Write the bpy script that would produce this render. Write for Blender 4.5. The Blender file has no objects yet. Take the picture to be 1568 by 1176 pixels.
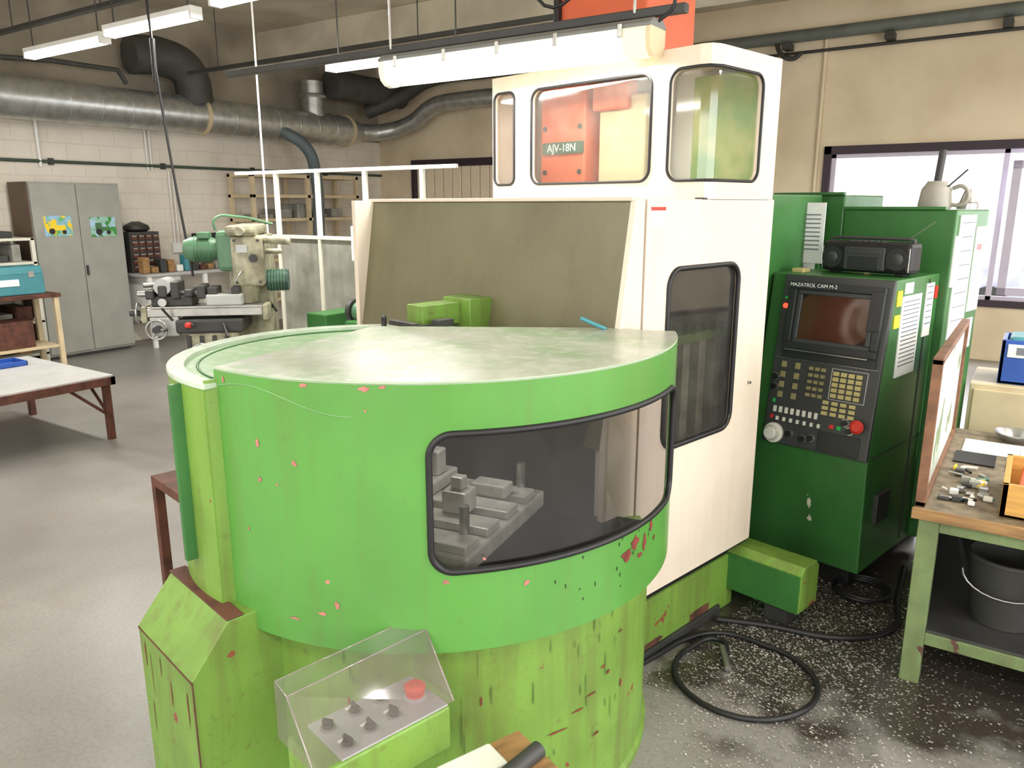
import bpy, bmesh, math, random
from mathutils import Vector, Matrix
random.seed(4)
R=math.radians
sc=bpy.context.scene
try:
    sc.view_settings.view_transform='Standard'
    sc.view_settings.look='None'
except Exception as e: print(e)

# ---------------------------------------------------------------- materials
def lin(c):
    return tuple(((x/255)/12.92 if x/255<=.04045 else ((x/255+.055)/1.055)**2.4) for x in c)
def M(name,c,rough=.5,metal=0.,var=.12,scale=5.,bump=0.,chip=None,chipt=.68,chips=9.,coat=0.,c2=None,stretch=None,streak=0.,streakc=(96,84,60)):
    m=bpy.data.materials.new(name); m.use_nodes=True
    nt=m.node_tree; N=nt.nodes; L=nt.links
    b=N['Principled BSDF']
    b.inputs['Roughness'].default_value=rough; b.inputs['Metallic'].default_value=metal
    b.inputs['Coat Weight'].default_value=coat; b.inputs['Coat Roughness'].default_value=.15
    tc=N.new('ShaderNodeTexCoord'); src=tc.outputs['Object']
    if stretch:
        mp=N.new('ShaderNodeMapping'); mp.inputs['Scale'].default_value=stretch
        L.new(src,mp.inputs[0]); src=mp.outputs[0]
    nz=N.new('ShaderNodeTexNoise'); nz.inputs['Scale'].default_value=scale; nz.inputs['Detail'].default_value=6
    L.new(src,nz.inputs['Vector'])
    cl=lin(c)
    cr=N.new('ShaderNodeValToRGB')
    d=c2 and lin(c2) or tuple(x*(1-var*2.2) for x in cl)
    cr.color_ramp.elements[0].position=.32; cr.color_ramp.elements[1].position=.62
    cr.color_ramp.elements[0].color=(*d,1); cr.color_ramp.elements[1].color=(*cl,1)
    L.new(nz.outputs[0],cr.inputs[0]); out=cr.outputs[0]
    def layer(out,vecscale,scale,t0,t1,color,fac,detail=5):
        mp=N.new('ShaderNodeMapping'); mp.inputs['Scale'].default_value=vecscale; L.new(tc.outputs['Object'],mp.inputs[0])
        n2=N.new('ShaderNodeTexNoise'); n2.inputs['Scale'].default_value=scale; n2.inputs['Detail'].default_value=detail
        L.new(mp.outputs[0],n2.inputs['Vector'])
        r2=N.new('ShaderNodeValToRGB'); r2.color_ramp.elements[0].position=t0; r2.color_ramp.elements[1].position=t1
        r2.color_ramp.elements[0].color=(0,0,0,1); r2.color_ramp.elements[1].color=(fac,fac,fac,1)
        L.new(n2.outputs[0],r2.inputs[0])
        mx=N.new('ShaderNodeMixRGB'); mx.inputs[2].default_value=(*lin(color),1)
        L.new(r2.outputs[0],mx.inputs[0]); L.new(out,mx.inputs[1]); return mx.outputs[0]
    if streak:
        out=layer(out,(9,9,.7),2.2,.48,.78,streakc,streak)
        out=layer(out,(1,1,1),38,.60,.75,streakc,streak*.8)
    if chip: out=layer(out,(1,1,1),chips,chipt,chipt+.01,chip,1,3)
    L.new(out,b.inputs['Base Color'])
    if bump:
        bp=N.new('ShaderNodeBump'); bp.inputs['Strength'].default_value=bump; bp.inputs['Distance'].default_value=.01
        L.new(nz.outputs[0],bp.inputs['Height']); L.new(bp.outputs[0],b.inputs['Normal'])
    return m
def emit(name,c,s):
    m=bpy.data.materials.new(name); m.use_nodes=True
    b=m.node_tree.nodes['Principled BSDF']
    b.inputs['Base Color'].default_value=(*lin(c),1)
    b.inputs['Emission Color'].default_value=(*lin(c),1); b.inputs['Emission Strength'].default_value=s
    return m
def glass(name,tint,gl=.12,haze=0.):
    m=bpy.data.materials.new(name); m.use_nodes=True
    nt=m.node_tree; N=nt.nodes; L=nt.links; N.remove(N['Principled BSDF'])
    t=N.new('ShaderNodeBsdfTransparent'); t.inputs[0].default_value=(*tint,1)
    g=N.new('ShaderNodeBsdfGlossy'); g.inputs['Roughness'].default_value=.05
    mx=N.new('ShaderNodeMixShader'); mx.inputs[0].default_value=gl
    L.new(t.outputs[0],mx.inputs[1]); L.new(g.outputs[0],mx.inputs[2]); o=mx.outputs[0]
    if haze:
        df=N.new('ShaderNodeBsdfDiffuse'); df.inputs[0].default_value=(.55,.53,.48,1)
        nz=N.new('ShaderNodeTexNoise'); nz.inputs['Scale'].default_value=9; nz.inputs['Detail'].default_value=8
        tc=N.new('ShaderNodeTexCoord'); L.new(tc.outputs['Object'],nz.inputs[0])
        ml=N.new('ShaderNodeMath'); ml.operation='MULTIPLY'; ml.inputs[1].default_value=haze*2
        L.new(nz.outputs[0],ml.inputs[0])
        m2=N.new('ShaderNodeMixShader'); L.new(ml.outputs[0],m2.inputs[0]); L.new(o,m2.inputs[1]); L.new(df.outputs[0],m2.inputs[2]); o=m2.outputs[0]
    L.new(o,N['Material Output'].inputs[0]); return m

PINK=(190,120,112)
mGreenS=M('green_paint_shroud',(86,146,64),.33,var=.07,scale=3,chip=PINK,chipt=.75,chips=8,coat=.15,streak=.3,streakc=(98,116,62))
mGreenL=M('green_paint_light',(114,152,62),.44,var=.10,scale=4,chip=(130,70,52),chipt=.70,chips=10,streak=.6,streakc=(96,88,48))
mGreenD=M('green_paint_dark',(56,112,54),.38,var=.12,scale=3,chip=(60,60,50),chipt=.77,streak=.25,streakc=(56,70,46))
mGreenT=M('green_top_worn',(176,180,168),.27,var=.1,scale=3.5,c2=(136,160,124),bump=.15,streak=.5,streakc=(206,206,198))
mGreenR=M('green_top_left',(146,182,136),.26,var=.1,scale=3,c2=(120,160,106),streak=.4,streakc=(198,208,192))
mCream=M('cream_paint',(224,210,192),.42,var=.03,scale=3,streak=.15,streakc=(180,160,130))
mOlive=M('olive_panel',(112,108,80),.34,var=.10,scale=2.5,c2=(97,92,66),streak=.25,streakc=(88,76,54))
mBlack=M('black_rubber',(22,22,24),.5,var=.1)
mDark=M('dark_gray',(58,58,56),.5,var=.15)
mPanel=M('console_black',(62,64,64),.45,var=.06)
mPanel2=M('console_dark',(38,40,41),.5,var=.06)
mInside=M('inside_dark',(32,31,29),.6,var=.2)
mSteel=M('steel',(180,180,176),.3,metal=.85,var=.15)
mSteelB=M('pallet_steel',(210,208,200),.35,metal=.2,var=.15,scale=14)
mSteelD=M('plate_gray',(178,180,178),.4,metal=.3,var=.06)
mGalv=M('galvanised',(205,207,205),.34,metal=.8,var=.12,scale=9,bump=.1)
mDuctD=M('duct_dark',(74,74,70),.6,var=.15)
mOrange=M('orange_paint',(206,98,62),.45,var=.05,chip=(230,170,130),chipt=.75)
mRed=M('red_plastic',(205,50,40),.35,var=.05)
mBeige=M('beige',(214,196,160),.5,var=.08)
mWhite=M('white_plastic',(236,236,232),.4,var=.02)
mPaper=M('paper',(240,240,240),.8,var=.03,scale=30)
mYellow=M('yellow',(240,210,50),.6,var=.05)
mKey=M('key_beige',(190,178,120),.5,var=.05)
mKeyW=M('key_white',(225,225,215),.5,var=.05)
mKeyG=M('key_green',(40,170,84),.5,var=.05)
mMill=M('mill_cream',(176,174,148),.45,var=.2,scale=10,c2=(120,116,94),streak=.5,streakc=(70,62,50))
mMillG=M('mill_green',(88,132,98),.4,var=.15,streak=.3,streakc=(60,66,50))
mRust=M('rust_brown',(98,58,44),.7,var=.25,scale=14)
mTable=M('table_top_gray',(182,182,180),.4,var=.05,streak=.3,streakc=(150,146,140))
mCab=M('locker_gray',(156,157,149),.5,var=.05)
mCabS=M('locker_brown',(92,74,58),.6,var=.1)
mWood=M('wood',(166,128,82),.6,var=.2,scale=6,stretch=(1,8,8))
mWoodY=M('wood_yellow',(212,162,84),.55,var=.1,scale=6,stretch=(1,8,8))
mBenchTop=M('bench_top_dirty',(138,124,102),.6,var=.25,scale=18,bump=.3)
mBenchG=M('bench_green',(120,140,92),.5,var=.15,scale=8,chip=(90,60,50),chipt=.66,streak=.5)
mTeal=M('teal_box',(70,140,150),.45,var=.1)
mBlue=M('blue_box',(40,84,170),.4,var=.06)
mRail=M('rail_cream',(222,220,205),.45,var=.05)
mPart=M('partition_gray',(162,162,154),.5,var=.1,scale=4,c2=(124,124,114),streak=.4,streakc=(100,94,80))
mPosterA=M('poster_art',(150,190,225),.6,scale=12,c2=(90,170,60),chip=(240,200,40),chipt=.55,chips=14)
mPosterB=M('poster_art_green',(170,200,230),.6,scale=10,c2=(120,180,80),chip=(60,140,60),chipt=.56,chips=12)
mAcr=glass('acrylic',(.93,.90,.93),.10,.05)
mGlassT=glass('tinted_window',(.52,.50,.50),.07,.015)
mGlassD=glass('dirty_window',(.90,.91,.87),.07,.08)
mGlassS=glass('side_window_glass',(.42,.40,.36),.12,.05)
mPane=glass('window_pane',(.97,.98,1),.04)
mTube=emit('tube_light',(255,252,240),15)
mDiff=emit('lamp_diffuser',(255,252,235),2.0)
mDiffE=emit('lamp_diffuser_end',(240,225,185),.5)
mLedR=emit('led_red',(255,60,40),3)
mScreen=M('crt_screen',(84,52,38),.12,var=.25,scale=2,coat=.6)
mChip=M('primer_chip',(186,116,108),.7,var=.15,scale=20)
mChipR=M('rust_chip',(128,52,40),.75,var=.25,scale=24)
mChipW=M('bare_metal_chip',(204,200,180),.5,var=.15,scale=24)

def wallmat(name,c,c2,brick=True,axis='Y'):
    m=bpy.data.materials.new(name); m.use_nodes=True; nt=m.node_tree; N=nt.nodes; L=nt.links; b=N['Principled BSDF']
    b.inputs['Roughness'].default_value=.8
    tc=N.new('ShaderNodeTexCoord'); sp=N.new('ShaderNodeSeparateXYZ'); cb=N.new('ShaderNodeCombineXYZ')
    L.new(tc.outputs['Object'],sp.inputs[0]); L.new(sp.outputs[axis],cb.inputs[0]); L.new(sp.outputs['Z'],cb.inputs[1])
    nz=N.new('ShaderNodeTexNoise'); nz.inputs['Scale'].default_value=1.3; nz.inputs['Detail'].default_value=8
    L.new(tc.outputs['Object'],nz.inputs[0])
    cr=N.new('ShaderNodeValToRGB'); cr.color_ramp.elements[0].position=.3; cr.color_ramp.elements[1].position=.6
    cr.color_ramp.elements[0].color=(*lin(c2),1); cr.color_ramp.elements[1].color=(*lin(c),1)
    L.new(nz.outputs[0],cr.inputs[0]); L.new(cr.outputs[0],b.inputs['Base Color'])
    bp=N.new('ShaderNodeBump'); bp.inputs['Strength'].default_value=.35; bp.inputs['Distance'].default_value=.015
    if brick:
        bk=N.new('ShaderNodeTexBrick'); bk.inputs['Scale'].default_value=1; bk.inputs['Brick Width'].default_value=.42; bk.inputs['Row Height'].default_value=.2
        bk.inputs['Mortar Size'].default_value=.008; bk.inputs['Color1'].default_value=(1,1,1,1); bk.inputs['Color2'].default_value=(.93,.93,.93,1); bk.inputs['Mortar'].default_value=(.45,.45,.45,1)
        L.new(cb.outputs[0],bk.inputs[0]); L.new(bk.outputs['Color'],bp.inputs['Height'])
        mx=N.new('ShaderNodeMixRGB'); mx.blend_type='MULTIPLY'; mx.inputs[0].default_value=.2
        L.new(cr.outputs[0],mx.inputs[1]); L.new(bk.outputs['Color'],mx.inputs[2]); L.new(mx.outputs[0],b.inputs['Base Color'])
    else: L.new(nz.outputs[0],bp.inputs['Height'])
    L.new(bp.outputs[0],b.inputs['Normal']); return m
mWallL=wallmat('white_block_wall',(236,229,217),(214,206,191))
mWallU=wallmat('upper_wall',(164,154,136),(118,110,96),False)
mWallB=wallmat('back_wall_plaster',(228,213,184),(208,192,162),False,'X')
mCeil=wallmat('concrete_ceiling',(214,205,184),(178,168,148),False,'X')

def floormat():
    m=bpy.data.materials.new('concrete_floor'); m.use_nodes=True; nt=m.node_tree; N=nt.nodes; L=nt.links; b=N['Principled BSDF']
    tc=N.new('ShaderNodeTexCoord')
    nz=N.new('ShaderNodeTexNoise'); nz.inputs['Scale'].default_value=.9; nz.inputs['Detail'].default_value=9
    L.new(tc.outputs['Object'],nz.inputs[0])
    cr=N.new('ShaderNodeValToRGB'); e=cr.color_ramp.elements
    e[0].position=.3; e[0].color=(*lin((124,121,116)),1); e[1].position=.65; e[1].color=(*lin((146,143,138)),1)
    L.new(nz.outputs[0],cr.inputs[0])
    mp=N.new('ShaderNodeMapping'); mp.vector_type='POINT'
    mp.inputs['Location'].default_value=(.5/1.9,-3.5/1.9,0); mp.inputs['Scale'].default_value=(1/1.9,1/1.9,0)
    L.new(tc.outputs['Object'],mp.inputs[0])
    ln=N.new('ShaderNodeVectorMath'); ln.operation='LENGTH'; L.new(mp.outputs[0],ln.inputs[0])
    n2=N.new('ShaderNodeTexNoise'); n2.inputs['Scale'].default_value=3.5; n2.inputs['Detail'].default_value=8; L.new(tc.outputs['Object'],n2.inputs[0])
    ad=N.new('ShaderNodeMath'); ad.operation='MULTIPLY_ADD'; ad.inputs[1].default_value=.9; L.new(n2.outputs[0],ad.inputs[0]); L.new(ln.outputs['Value'],ad.inputs[2])
    r2=N.new('ShaderNodeValToRGB'); q=r2.color_ramp.elements; q[0].position=.85; q[0].color=(1,1,1,1); q[1].position=1.35; q[1].color=(0,0,0,1)
    L.new(ad.outputs[0],r2.inputs[0])
    mx=N.new('ShaderNodeMixRGB'); mx.inputs[2].default_value=(*lin((64,58,52)),1)
    L.new(r2.outputs[0],mx.inputs[0]); L.new(cr.outputs[0],mx.inputs[1])
    n4=N.new('ShaderNodeTexNoise'); n4.inputs['Scale'].default_value=2.1; n4.inputs['Detail'].default_value=7; n4.inputs['Distortion'].default_value=.6
    L.new(tc.outputs['Object'],n4.inputs[0])
    r4=N.new('ShaderNodeValToRGB'); q=r4.color_ramp.elements; q[0].position=.36; q[0].color=(.86,.84,.82,1); q[1].position=.5; q[1].color=(1,1,1,1)
    L.new(n4.outputs[0],r4.inputs[0])
    m4=N.new('ShaderNodeMixRGB'); m4.blend_type='MULTIPLY'; m4.inputs[0].default_value=.6; L.new(mx.outputs[0],m4.inputs[1]); L.new(r4.outputs[0],m4.inputs[2])
    n3=N.new('ShaderNodeTexNoise'); n3.inputs['Scale'].default_value=60; n3.inputs['Detail'].default_value=3; L.new(tc.outputs['Object'],n3.inputs[0])
    r3=N.new('ShaderNodeValToRGB'); q=r3.color_ramp.elements; q[0].position=.35; q[0].color=(.84,.84,.84,1); q[1].position=.6; q[1].color=(1,1,1,1)
    L.new(n3.outputs[0],r3.inputs[0])
    m2=N.new('ShaderNodeMixRGB'); m2.blend_type='MULTIPLY'; m2.inputs[0].default_value=.8; L.new(m4.outputs[0],m2.inputs[1]); L.new(r3.outputs[0],m2.inputs[2])
    L.new(m2.outputs[0],b.inputs['Base Color'])
    rr=N.new('ShaderNodeMapRange'); rr.inputs['To Min'].default_value=.36; rr.inputs['To Max'].default_value=.18
    L.new(r2.outputs[0],rr.inputs[0]); L.new(rr.outputs[0],b.inputs['Roughness'])
    bp=N.new('ShaderNodeBump'); bp.inputs['Strength'].default_value=.15; bp.inputs['Distance'].default_value=.01
    L.new(n2.outputs[0],bp.inputs['Height']); L.new(bp.outputs[0],b.inputs['Normal'])
    return m
mFloor=floormat()

# ---------------------------------------------------------------- builders
def E(name,loc=(0,0,0),rz=0,parent=None,rx=0):
    o=bpy.data.objects.new(name,None); o.location=loc; o.rotation_euler=(rx,0,rz); o.empty_display_size=.1
    sc.collection.objects.link(o); o.parent=parent; return o
def mk(name,v,f,mat,p=None,smooth=False,bevel=0,recalc=True):
    me=bpy.data.meshes.new(name); bm=bmesh.new()
    vs=[bm.verts.new(x) for x in v]
    for q in f:
        try: bm.faces.new([vs[i] for i in q])
        except ValueError: pass
    if recalc: bmesh.ops.recalc_face_normals(bm,faces=bm.faces)
    bm.to_mesh(me); bm.free()
    if smooth:
        for pl in me.polygons: pl.use_smooth=True
    me.materials.append(mat)
    o=bpy.data.objects.new(name,me); sc.collection.objects.link(o); o.parent=p
    if bevel:
        b=o.modifiers.new('b','BEVEL'); b.width=bevel; b.segments=2; b.limit_method='ANGLE'; b.angle_limit=R(40)
    return o
BF=[(0,1,2,3),(4,7,6,5),(0,4,5,1),(1,5,6,2),(2,6,7,3),(3,7,4,0)]
def bv(lo,hi):
    x0,y0,z0=lo;x1,y1,z1=hi
    return [(x0,y0,z0),(x1,y0,z0),(x1,y1,z0),(x0,y1,z0),(x0,y0,z1),(x1,y0,z1),(x1,y1,z1),(x0,y1,z1)]
def box(name,p,lo,hi,mat,bevel=.004): return mk(name,bv(lo,hi),BF,mat,p,bevel=bevel)
def boxes(name,p,lst,mat,bevel=.003):
    v=[];f=[]
    for lo,hi in lst:
        n=len(v); v+=bv(lo,hi); f+=[tuple(i+n for i in q) for q in BF]
    return mk(name,v,f,mat,p,bevel=bevel)
def ext(name,p,poly,lo,hi,axis,mat,bevel=.004):
    def P(u,w,t):
        return (u,w,t) if axis=='z' else ((t,u,w) if axis=='x' else (u,t,w))
    n=len(poly); v=[P(u,w,lo) for u,w in poly]+[P(u,w,hi) for u,w in poly]
    f=[tuple(range(n)),tuple(range(2*n-1,n-1,-1))]+[(i,(i+1)%n,n+(i+1)%n,n+i) for i in range(n)]
    return mk(name,v,f,mat,p,bevel=bevel)
def cylmesh(p0,p1,r,r2,seg):
    p0=Vector(p0);p1=Vector(p1);d=(p1-p0).normalized()
    a=d.orthogonal().normalized(); b=d.cross(a); r2=r if r2 is None else r2
    v=[];
    for P,q in ((p0,r),(p1,r2)):
        for i in range(seg):
            t=2*math.pi*i/seg; v.append(tuple(P+a*q*math.cos(t)+b*q*math.sin(t)))
    f=[tuple(range(seg)),tuple(range(2*seg-1,seg-1,-1))]+[(i,(i+1)%seg,seg+(i+1)%seg,seg+i) for i in range(seg)]
    return v,f
def autosm(o,ang=40):
    for pl in o.data.polygons: pl.use_smooth=True
    try: o.data.set_sharp_from_angle(angle=R(ang))
    except Exception: pass
def cyl(name,p,p0,p1,r,mat,r2=None,seg=24):
    v,f=cylmesh(p0,p1,r,r2,seg); o=mk(name,v,f,mat,p); autosm(o); return o
def cyls(name,p,lst,mat,seg=12):
    v=[];f=[]
    for it in lst:
        a,b=cylmesh(it[0],it[1],it[2],it[3] if len(it)>3 else None,seg); n=len(v); v+=a; f+=[tuple(i+n for i in q) for q in b]
    o=mk(name,v,f,mat,p); autosm(o); return o
def lathe(name,p,prof,org,mat,axis=(0,0,1),seg=40):
    org=Vector(org); d=Vector(axis).normalized(); a=d.orthogonal().normalized(); b=d.cross(a)
    v=[];f=[]
    for r,h in prof:
        for i in range(seg):
            t=2*math.pi*i/seg; v.append(tuple(org+d*h+(a*math.cos(t)+b*math.sin(t))*r))
    n=len(prof)
    for j in range(n-1):
        for i in range(seg): f.append((j*seg+i,j*seg+(i+1)%seg,(j+1)*seg+(i+1)%seg,(j+1)*seg+i))
    f.append(tuple(range(seg-1,-1,-1))); f.append(tuple(range((n-1)*seg,n*seg)))
    o=mk(name,v,f,mat,p); autosm(o,35); return o
def tube(name,p,pts,r,mat,cyc=False,smooth=False,res=6):
    cu=bpy.data.curves.new(name,'CURVE'); cu.dimensions='3D'; cu.bevel_depth=r; cu.bevel_resolution=3; cu.use_fill_caps=True
    if smooth:
        s=cu.splines.new('BEZIER'); s.bezier_points.add(len(pts)-1)
        for q,b in zip(pts,s.bezier_points): b.co=q; b.handle_left_type='AUTO'; b.handle_right_type='AUTO'
        s.resolution_u=res
    else:
        s=cu.splines.new('POLY'); s.points.add(len(pts)-1)
        for q,b in zip(pts,s.points): b.co=(*q,1)
    s.use_cyclic_u=cyc
    o=bpy.data.objects.new(name,cu); sc.collection.objects.link(o)
    me=bpy.data.meshes.new_from_object(o); bpy.data.objects.remove(o)
    me.materials.clear(); me.materials.append(mat)
    for pl in me.polygons: pl.use_smooth=True
    o=bpy.data.objects.new(name,me); sc.collection.objects.link(o); o.parent=p; return o
def text(name,p,loc,rot,size,body,mat):
    cu=bpy.data.curves.new(name,'FONT'); cu.body=body; cu.size=size; cu.extrude=.0008; cu.align_x='CENTER'; cu.align_y='CENTER'
    o=bpy.data.objects.new(name,cu); sc.collection.objects.link(o)
    me=bpy.data.meshes.new_from_object(o); bpy.data.objects.remove(o)
    me.materials.clear(); me.materials.append(mat)
    o=bpy.data.objects.new(name,me); sc.collection.objects.link(o); o.parent=p; o.location=loc; o.rotation_euler=rot; return o
def strip(name,p,mp,s0,s1,z0,z1,wins,scale,mat,mglass,th=.012,step=.06,extra=(),gasket=.008,smooth=True,gmat=None):
    S={s0,s1}; n=max(2,int((s1-s0)*scale/step))
    for i in range(n+1): S.add(s0+(s1-s0)*i/n)
    for e in extra: S.add(e)
    for (w0,w1,a,b,r) in wins:
        S.add(w0);S.add(w1)
        for k in range(1,9):
            q=r*(1-math.cos(math.pi/2*k/8))/scale; S.add(w0+q); S.add(w1-q)
    S=sorted(S); T=[S[0]]
    keep=set([w[0] for w in wins]+[w[1] for w in wins]+[s0,s1]+list(extra))
    for s in S[1:]:
        if s-T[-1]>.0004/scale or s in keep: T.append(s)
    S=T
    def lohi(s):
        for w in wins:
            if w[0]-1e-9<=s<=w[1]+1e-9:
                dx=max(0,min(s-w[0],w[1]-s))*scale; r=w[4]
                o=0 if dx>=r else r-math.sqrt(max(0,r*r-(r-dx)**2))
                return w[2]+o,w[3]-o,w
        w=min(wins,key=lambda w:min(abs(s-w[0]),abs(s-w[1]))) if wins else (0,0,z0+.3*(z1-z0),z0+.7*(z1-z0),0)
        return w[2]+w[4],w[3]-w[4],None
    gv=[];gf=[];LH=[lohi(s) for s in S]
    v=[];f=[]
    for s,(lo,hi,w) in zip(S,LH):
        for off in (th*.5,-th*.5):
            for z in (z0,lo,hi,z1): v.append(mp(s,z,off))
        gv.append(mp(s,lo,-th*.3)); gv.append(mp(s,hi,-th*.3))
    n=len(S)
    for i in range(n-1):
        a=8*i;b=a+8;mid=(S[i]+S[i+1])/2
        op=any(q[0]<mid<q[1] for q in wins)
        for k in (0,1,2):
            if k==1 and op: continue
            f.append((a+k,b+k,b+k+1,a+k+1)); f.append((a+4+k,a+5+k,b+5+k,b+4+k))
        f.append((a,a+4,b+4,b)); f.append((a+3,b+3,b+7,a+7))
        if op:
            f.append((a+1,b+1,b+5,a+5)); f.append((a+2,a+6,b+6,b+2)); gf.append((2*i,2*i+2,2*i+3,2*i+1))
    for w in wins:
        for e in (w[0],w[1]):
            i=S.index(min(S,key=lambda s:abs(s-e))); a=8*i; f.append((a+1,a+2,a+6,a+5))
    for i in (0,n-1):
        a=8*i
        for k in (0,1,2): f.append((a+k,a+k+1,a+5+k,a+4+k))
    o=mk(name,v,f,mat,p,recalc=False)
    if smooth:
        for pl in o.data.polygons: pl.use_smooth=True
        try: o.data.set_sharp_from_angle(angle=R(35))
        except Exception: pass
    if gf: mk(name+'_glass',gv,gf,mglass,p,smooth=smooth,recalc=False)
    for k,w in enumerate(wins):
        cs=[s for s in S if w[0]-1e-9<=s<=w[1]+1e-9]
        up=[mp(s,lohi(s)[1],th*.6) for s in cs]; dn=[mp(s,lohi(s)[0],th*.6) for s in reversed(cs)]
        tube(name+'_gasket_%d'%(k+1),p,up+dn,gasket,gmat or mBlack,cyc=True)
    return o
def polymap(pts):
    seg=[];acc=0;cs=[0]
    for i in range(len(pts)-1):
        a=Vector(pts[i]);b=Vector(pts[i+1]);l=(b-a).length; seg.append((acc,acc+l,a,(b-a)/l)); acc+=l; cs.append(acc)
    def mp(s,z,off):
        for q in seg:
            if s<=q[1]+1e-9: break
        P=q[2]+q[3]*(s-q[0]); n=Vector((q[3].y,-q[3].x)); P=P+n*off
        return (P.x,P.y,z)
    return mp,acc,cs
def patches(name,p,mapf,lst,mat,lo=.55):
    """irregular flaked-paint spots lying on a surface: (s,z,ws,h)"""
    v=[];f=[]
    for s,z,ws,h in lst:
        n=len(v);k=13
        for i in range(k):
            t=2*math.pi*i/k; q=random.uniform(lo,1.1); v.append(mapf(s+ws*q*math.cos(t),z+h*q*math.sin(t)))
        f.append(tuple(range(n,n+k)))
    return mk(name,v,f,mat,p,recalc=False)

# ---------------------------------------------------------------- room
XL,XR,YF,YB,ZC=-10.3,4.2,-4.2,10.9,4.4
box('floor',None,(XL-.2,YF-.2,-.1),(XR+.2,YB+.2,0),mFloor,0)
box('ceiling',None,(XL-.2,YF-.2,ZC),(XR+.2,YB+.2,ZC+.15),mCeil,0)
boxes('wall_left',None,[((XL-.2,YF,0),(XL,YB,2.95))],mWallL,0)
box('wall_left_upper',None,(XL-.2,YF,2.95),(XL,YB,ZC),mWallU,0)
def wallY(name,y0,y1,x0,x1,holes,mat):
    L=[];x=x0
    for (a,b,c,d) in sorted(holes):
        L.append(((x,y0,0),(a,y1,ZC)))
        if c>0: L.append(((a,y0,0),(b,y1,c)))
        L.append(((a,y0,d),(b,y1,ZC))); x=b
    L.append(((x,y0,0),(x1,y1,ZC))); return boxes(name,None,L,mat,0)
wallY('wall_back',YB,YB+.2,XL-.2,XR+.2,[(-9.45,-6.2,0,2.55),(-2.46,3.2,.65,2.58)],mWallB)
wallY('wall_front',YF-.2,YF,XL-.2,XR+.2,[(-8,-4,1.0,3.0),(-2.6,2.6,1.0,3.0)],mWallB)
LL=[((XR,YF,0),(XR+.2,-2,ZC)),((XR,-2,0),(XR+.2,6,1.0)),((XR,-2,3.0),(XR+.2,6,ZC)),((XR,6,0),(XR+.2,YB,ZC))]
boxes('wall_right',None,LL,mWallB,0)
mFrame=M('window_frame_dark',(52,36,48),.5,var=.05)
mFrameW=M('window_frame_white',(205,198,216),.4,var=.03)
w=E('window_1')
fy0,fy1=YB-.04,YB+.08
boxes('frame',w,[((-2.46,fy0,2.48),(3.2,fy1,2.58)),((-2.46,fy0,.65),(-2.37,fy1,2.58)),((-2.46,fy0,.65),(3.2,fy1,.73)),((3.1,fy0,.65),(3.2,fy1,2.58))],mFrame)
boxes('sash',w,[((x,YB,.73),(x+.06,YB+.06,2.48)) for x in (-2.37,-.47,1.6,3.0)]+[((-2.37,YB,z),(3.1,YB+.06,z+.05)) for z in (.73,2.43)],mFrameW)
tw=E('tilt_sash',(-.36,YB-.02,.8),0,w,rx=R(8))
boxes('tilted_frame',tw,[((0,0,0),(.09,.05,1.55)),((1.2,0,0),(1.29,.05,1.55)),((0,0,0),(1.29,.05,.09)),((0,0,1.46),(1.29,.05,1.55))],mFrameW)
mk('pane',[(-2.4,YB+.04,.7),(3.1,YB+.04,.7),(3.1,YB+.04,2.5),(-2.4,YB+.04,2.5)],[(0,1,2,3)],mPane,w)
for i,(xa,xb) in enumerate(((-8,-4),(-2.6,2.6))):  # unseen windows behind the camera, put in to light the machine front
    w=E('window_%d'%(i+2))
    boxes('frame',w,[((xa,YF-.1,1.0),(xb,YF,1.07)),((xa,YF-.1,2.93),(xb,YF,3)),]+[((xa+(xb-xa)*k/4-.03,YF-.1,1),(xa+(xb-xa)*k/4+.03,YF,3)) for k in range(5)],mFrameW)
w=E('window_4')  # unseen window in the right wall, put in to let outdoor light in
boxes('frame',w,[((XR,-2,1.0),(XR+.1,6,1.07)),((XR,-2,2.93),(XR+.1,6,3.))]+[((XR,-2+k*2-.03,1),(XR+.1,-2+k*2+.03,3)) for k in range(5)],mFrameW)
d=E('door_1')
boxes('frame',d,[((-9.5,YB-.05,2.5),(-6.15,YB+.1,2.62)),((-9.5,YB-.05,0),(-9.42,YB+.1,2.5)),((-6.23,YB-.05,0),(-6.15,YB+.1,2.5))],mFrame)
boxes('leaves',d,[((-9.42+i*.2,YB+.02,0.0),(-9.42+i*.2+.185,YB+.07,2.5)) for i in range(16)],M('door_slats',(240,224,196),.5,var=.04),.01)
box('door_backing',d,(-9.42,YB+.07,0),(-6.23,YB+.09,2.5),mBeige,0)
mOut=M('outside_render',(244,242,244),.9,var=.03); mOutG=M('outside_paving',(205,204,200),.9)
ow=E('outside_building')
box('facade',ow,(-12,19,-.1),(14,19.4,4.2),mOut,0)
boxes('facade_joints',ow,[((-12,18.99,z),(14,19,z+.02)) for z in (.6,1.2,1.8,2.4,3.0)],M('facade_joint',(205,200,205),.9),0)
pv=E('parked_vans')
boxes('bodies',pv,[((x,15.2,.25),(x+2.2,17.5,1.0)) for x in (-1,2,5)],M('van_paint',(190,195,215),.3),.15)
cyls('wheels',pv,[((x+q,15.15,.24),(x+q,15.4,.24),.28) for x in (-1,2,5) for q in (.4,1.8)],mDark,20)
box('outside_ground',None,(-12,YB+.25,-.2),(14,19.4,-.05),mOutG,0)
box('ceiling_beam',None,(XL,8.3,3.95),(XR,8.75,ZC),mCeil,.01)
pp=E('wall_pipe')
cyl('pipe',pp,(-6.1,YB-.14,3.9),(XR,YB-.14,4.0),.075,M('pipe_graygreen',(98,104,98),.5))
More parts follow.
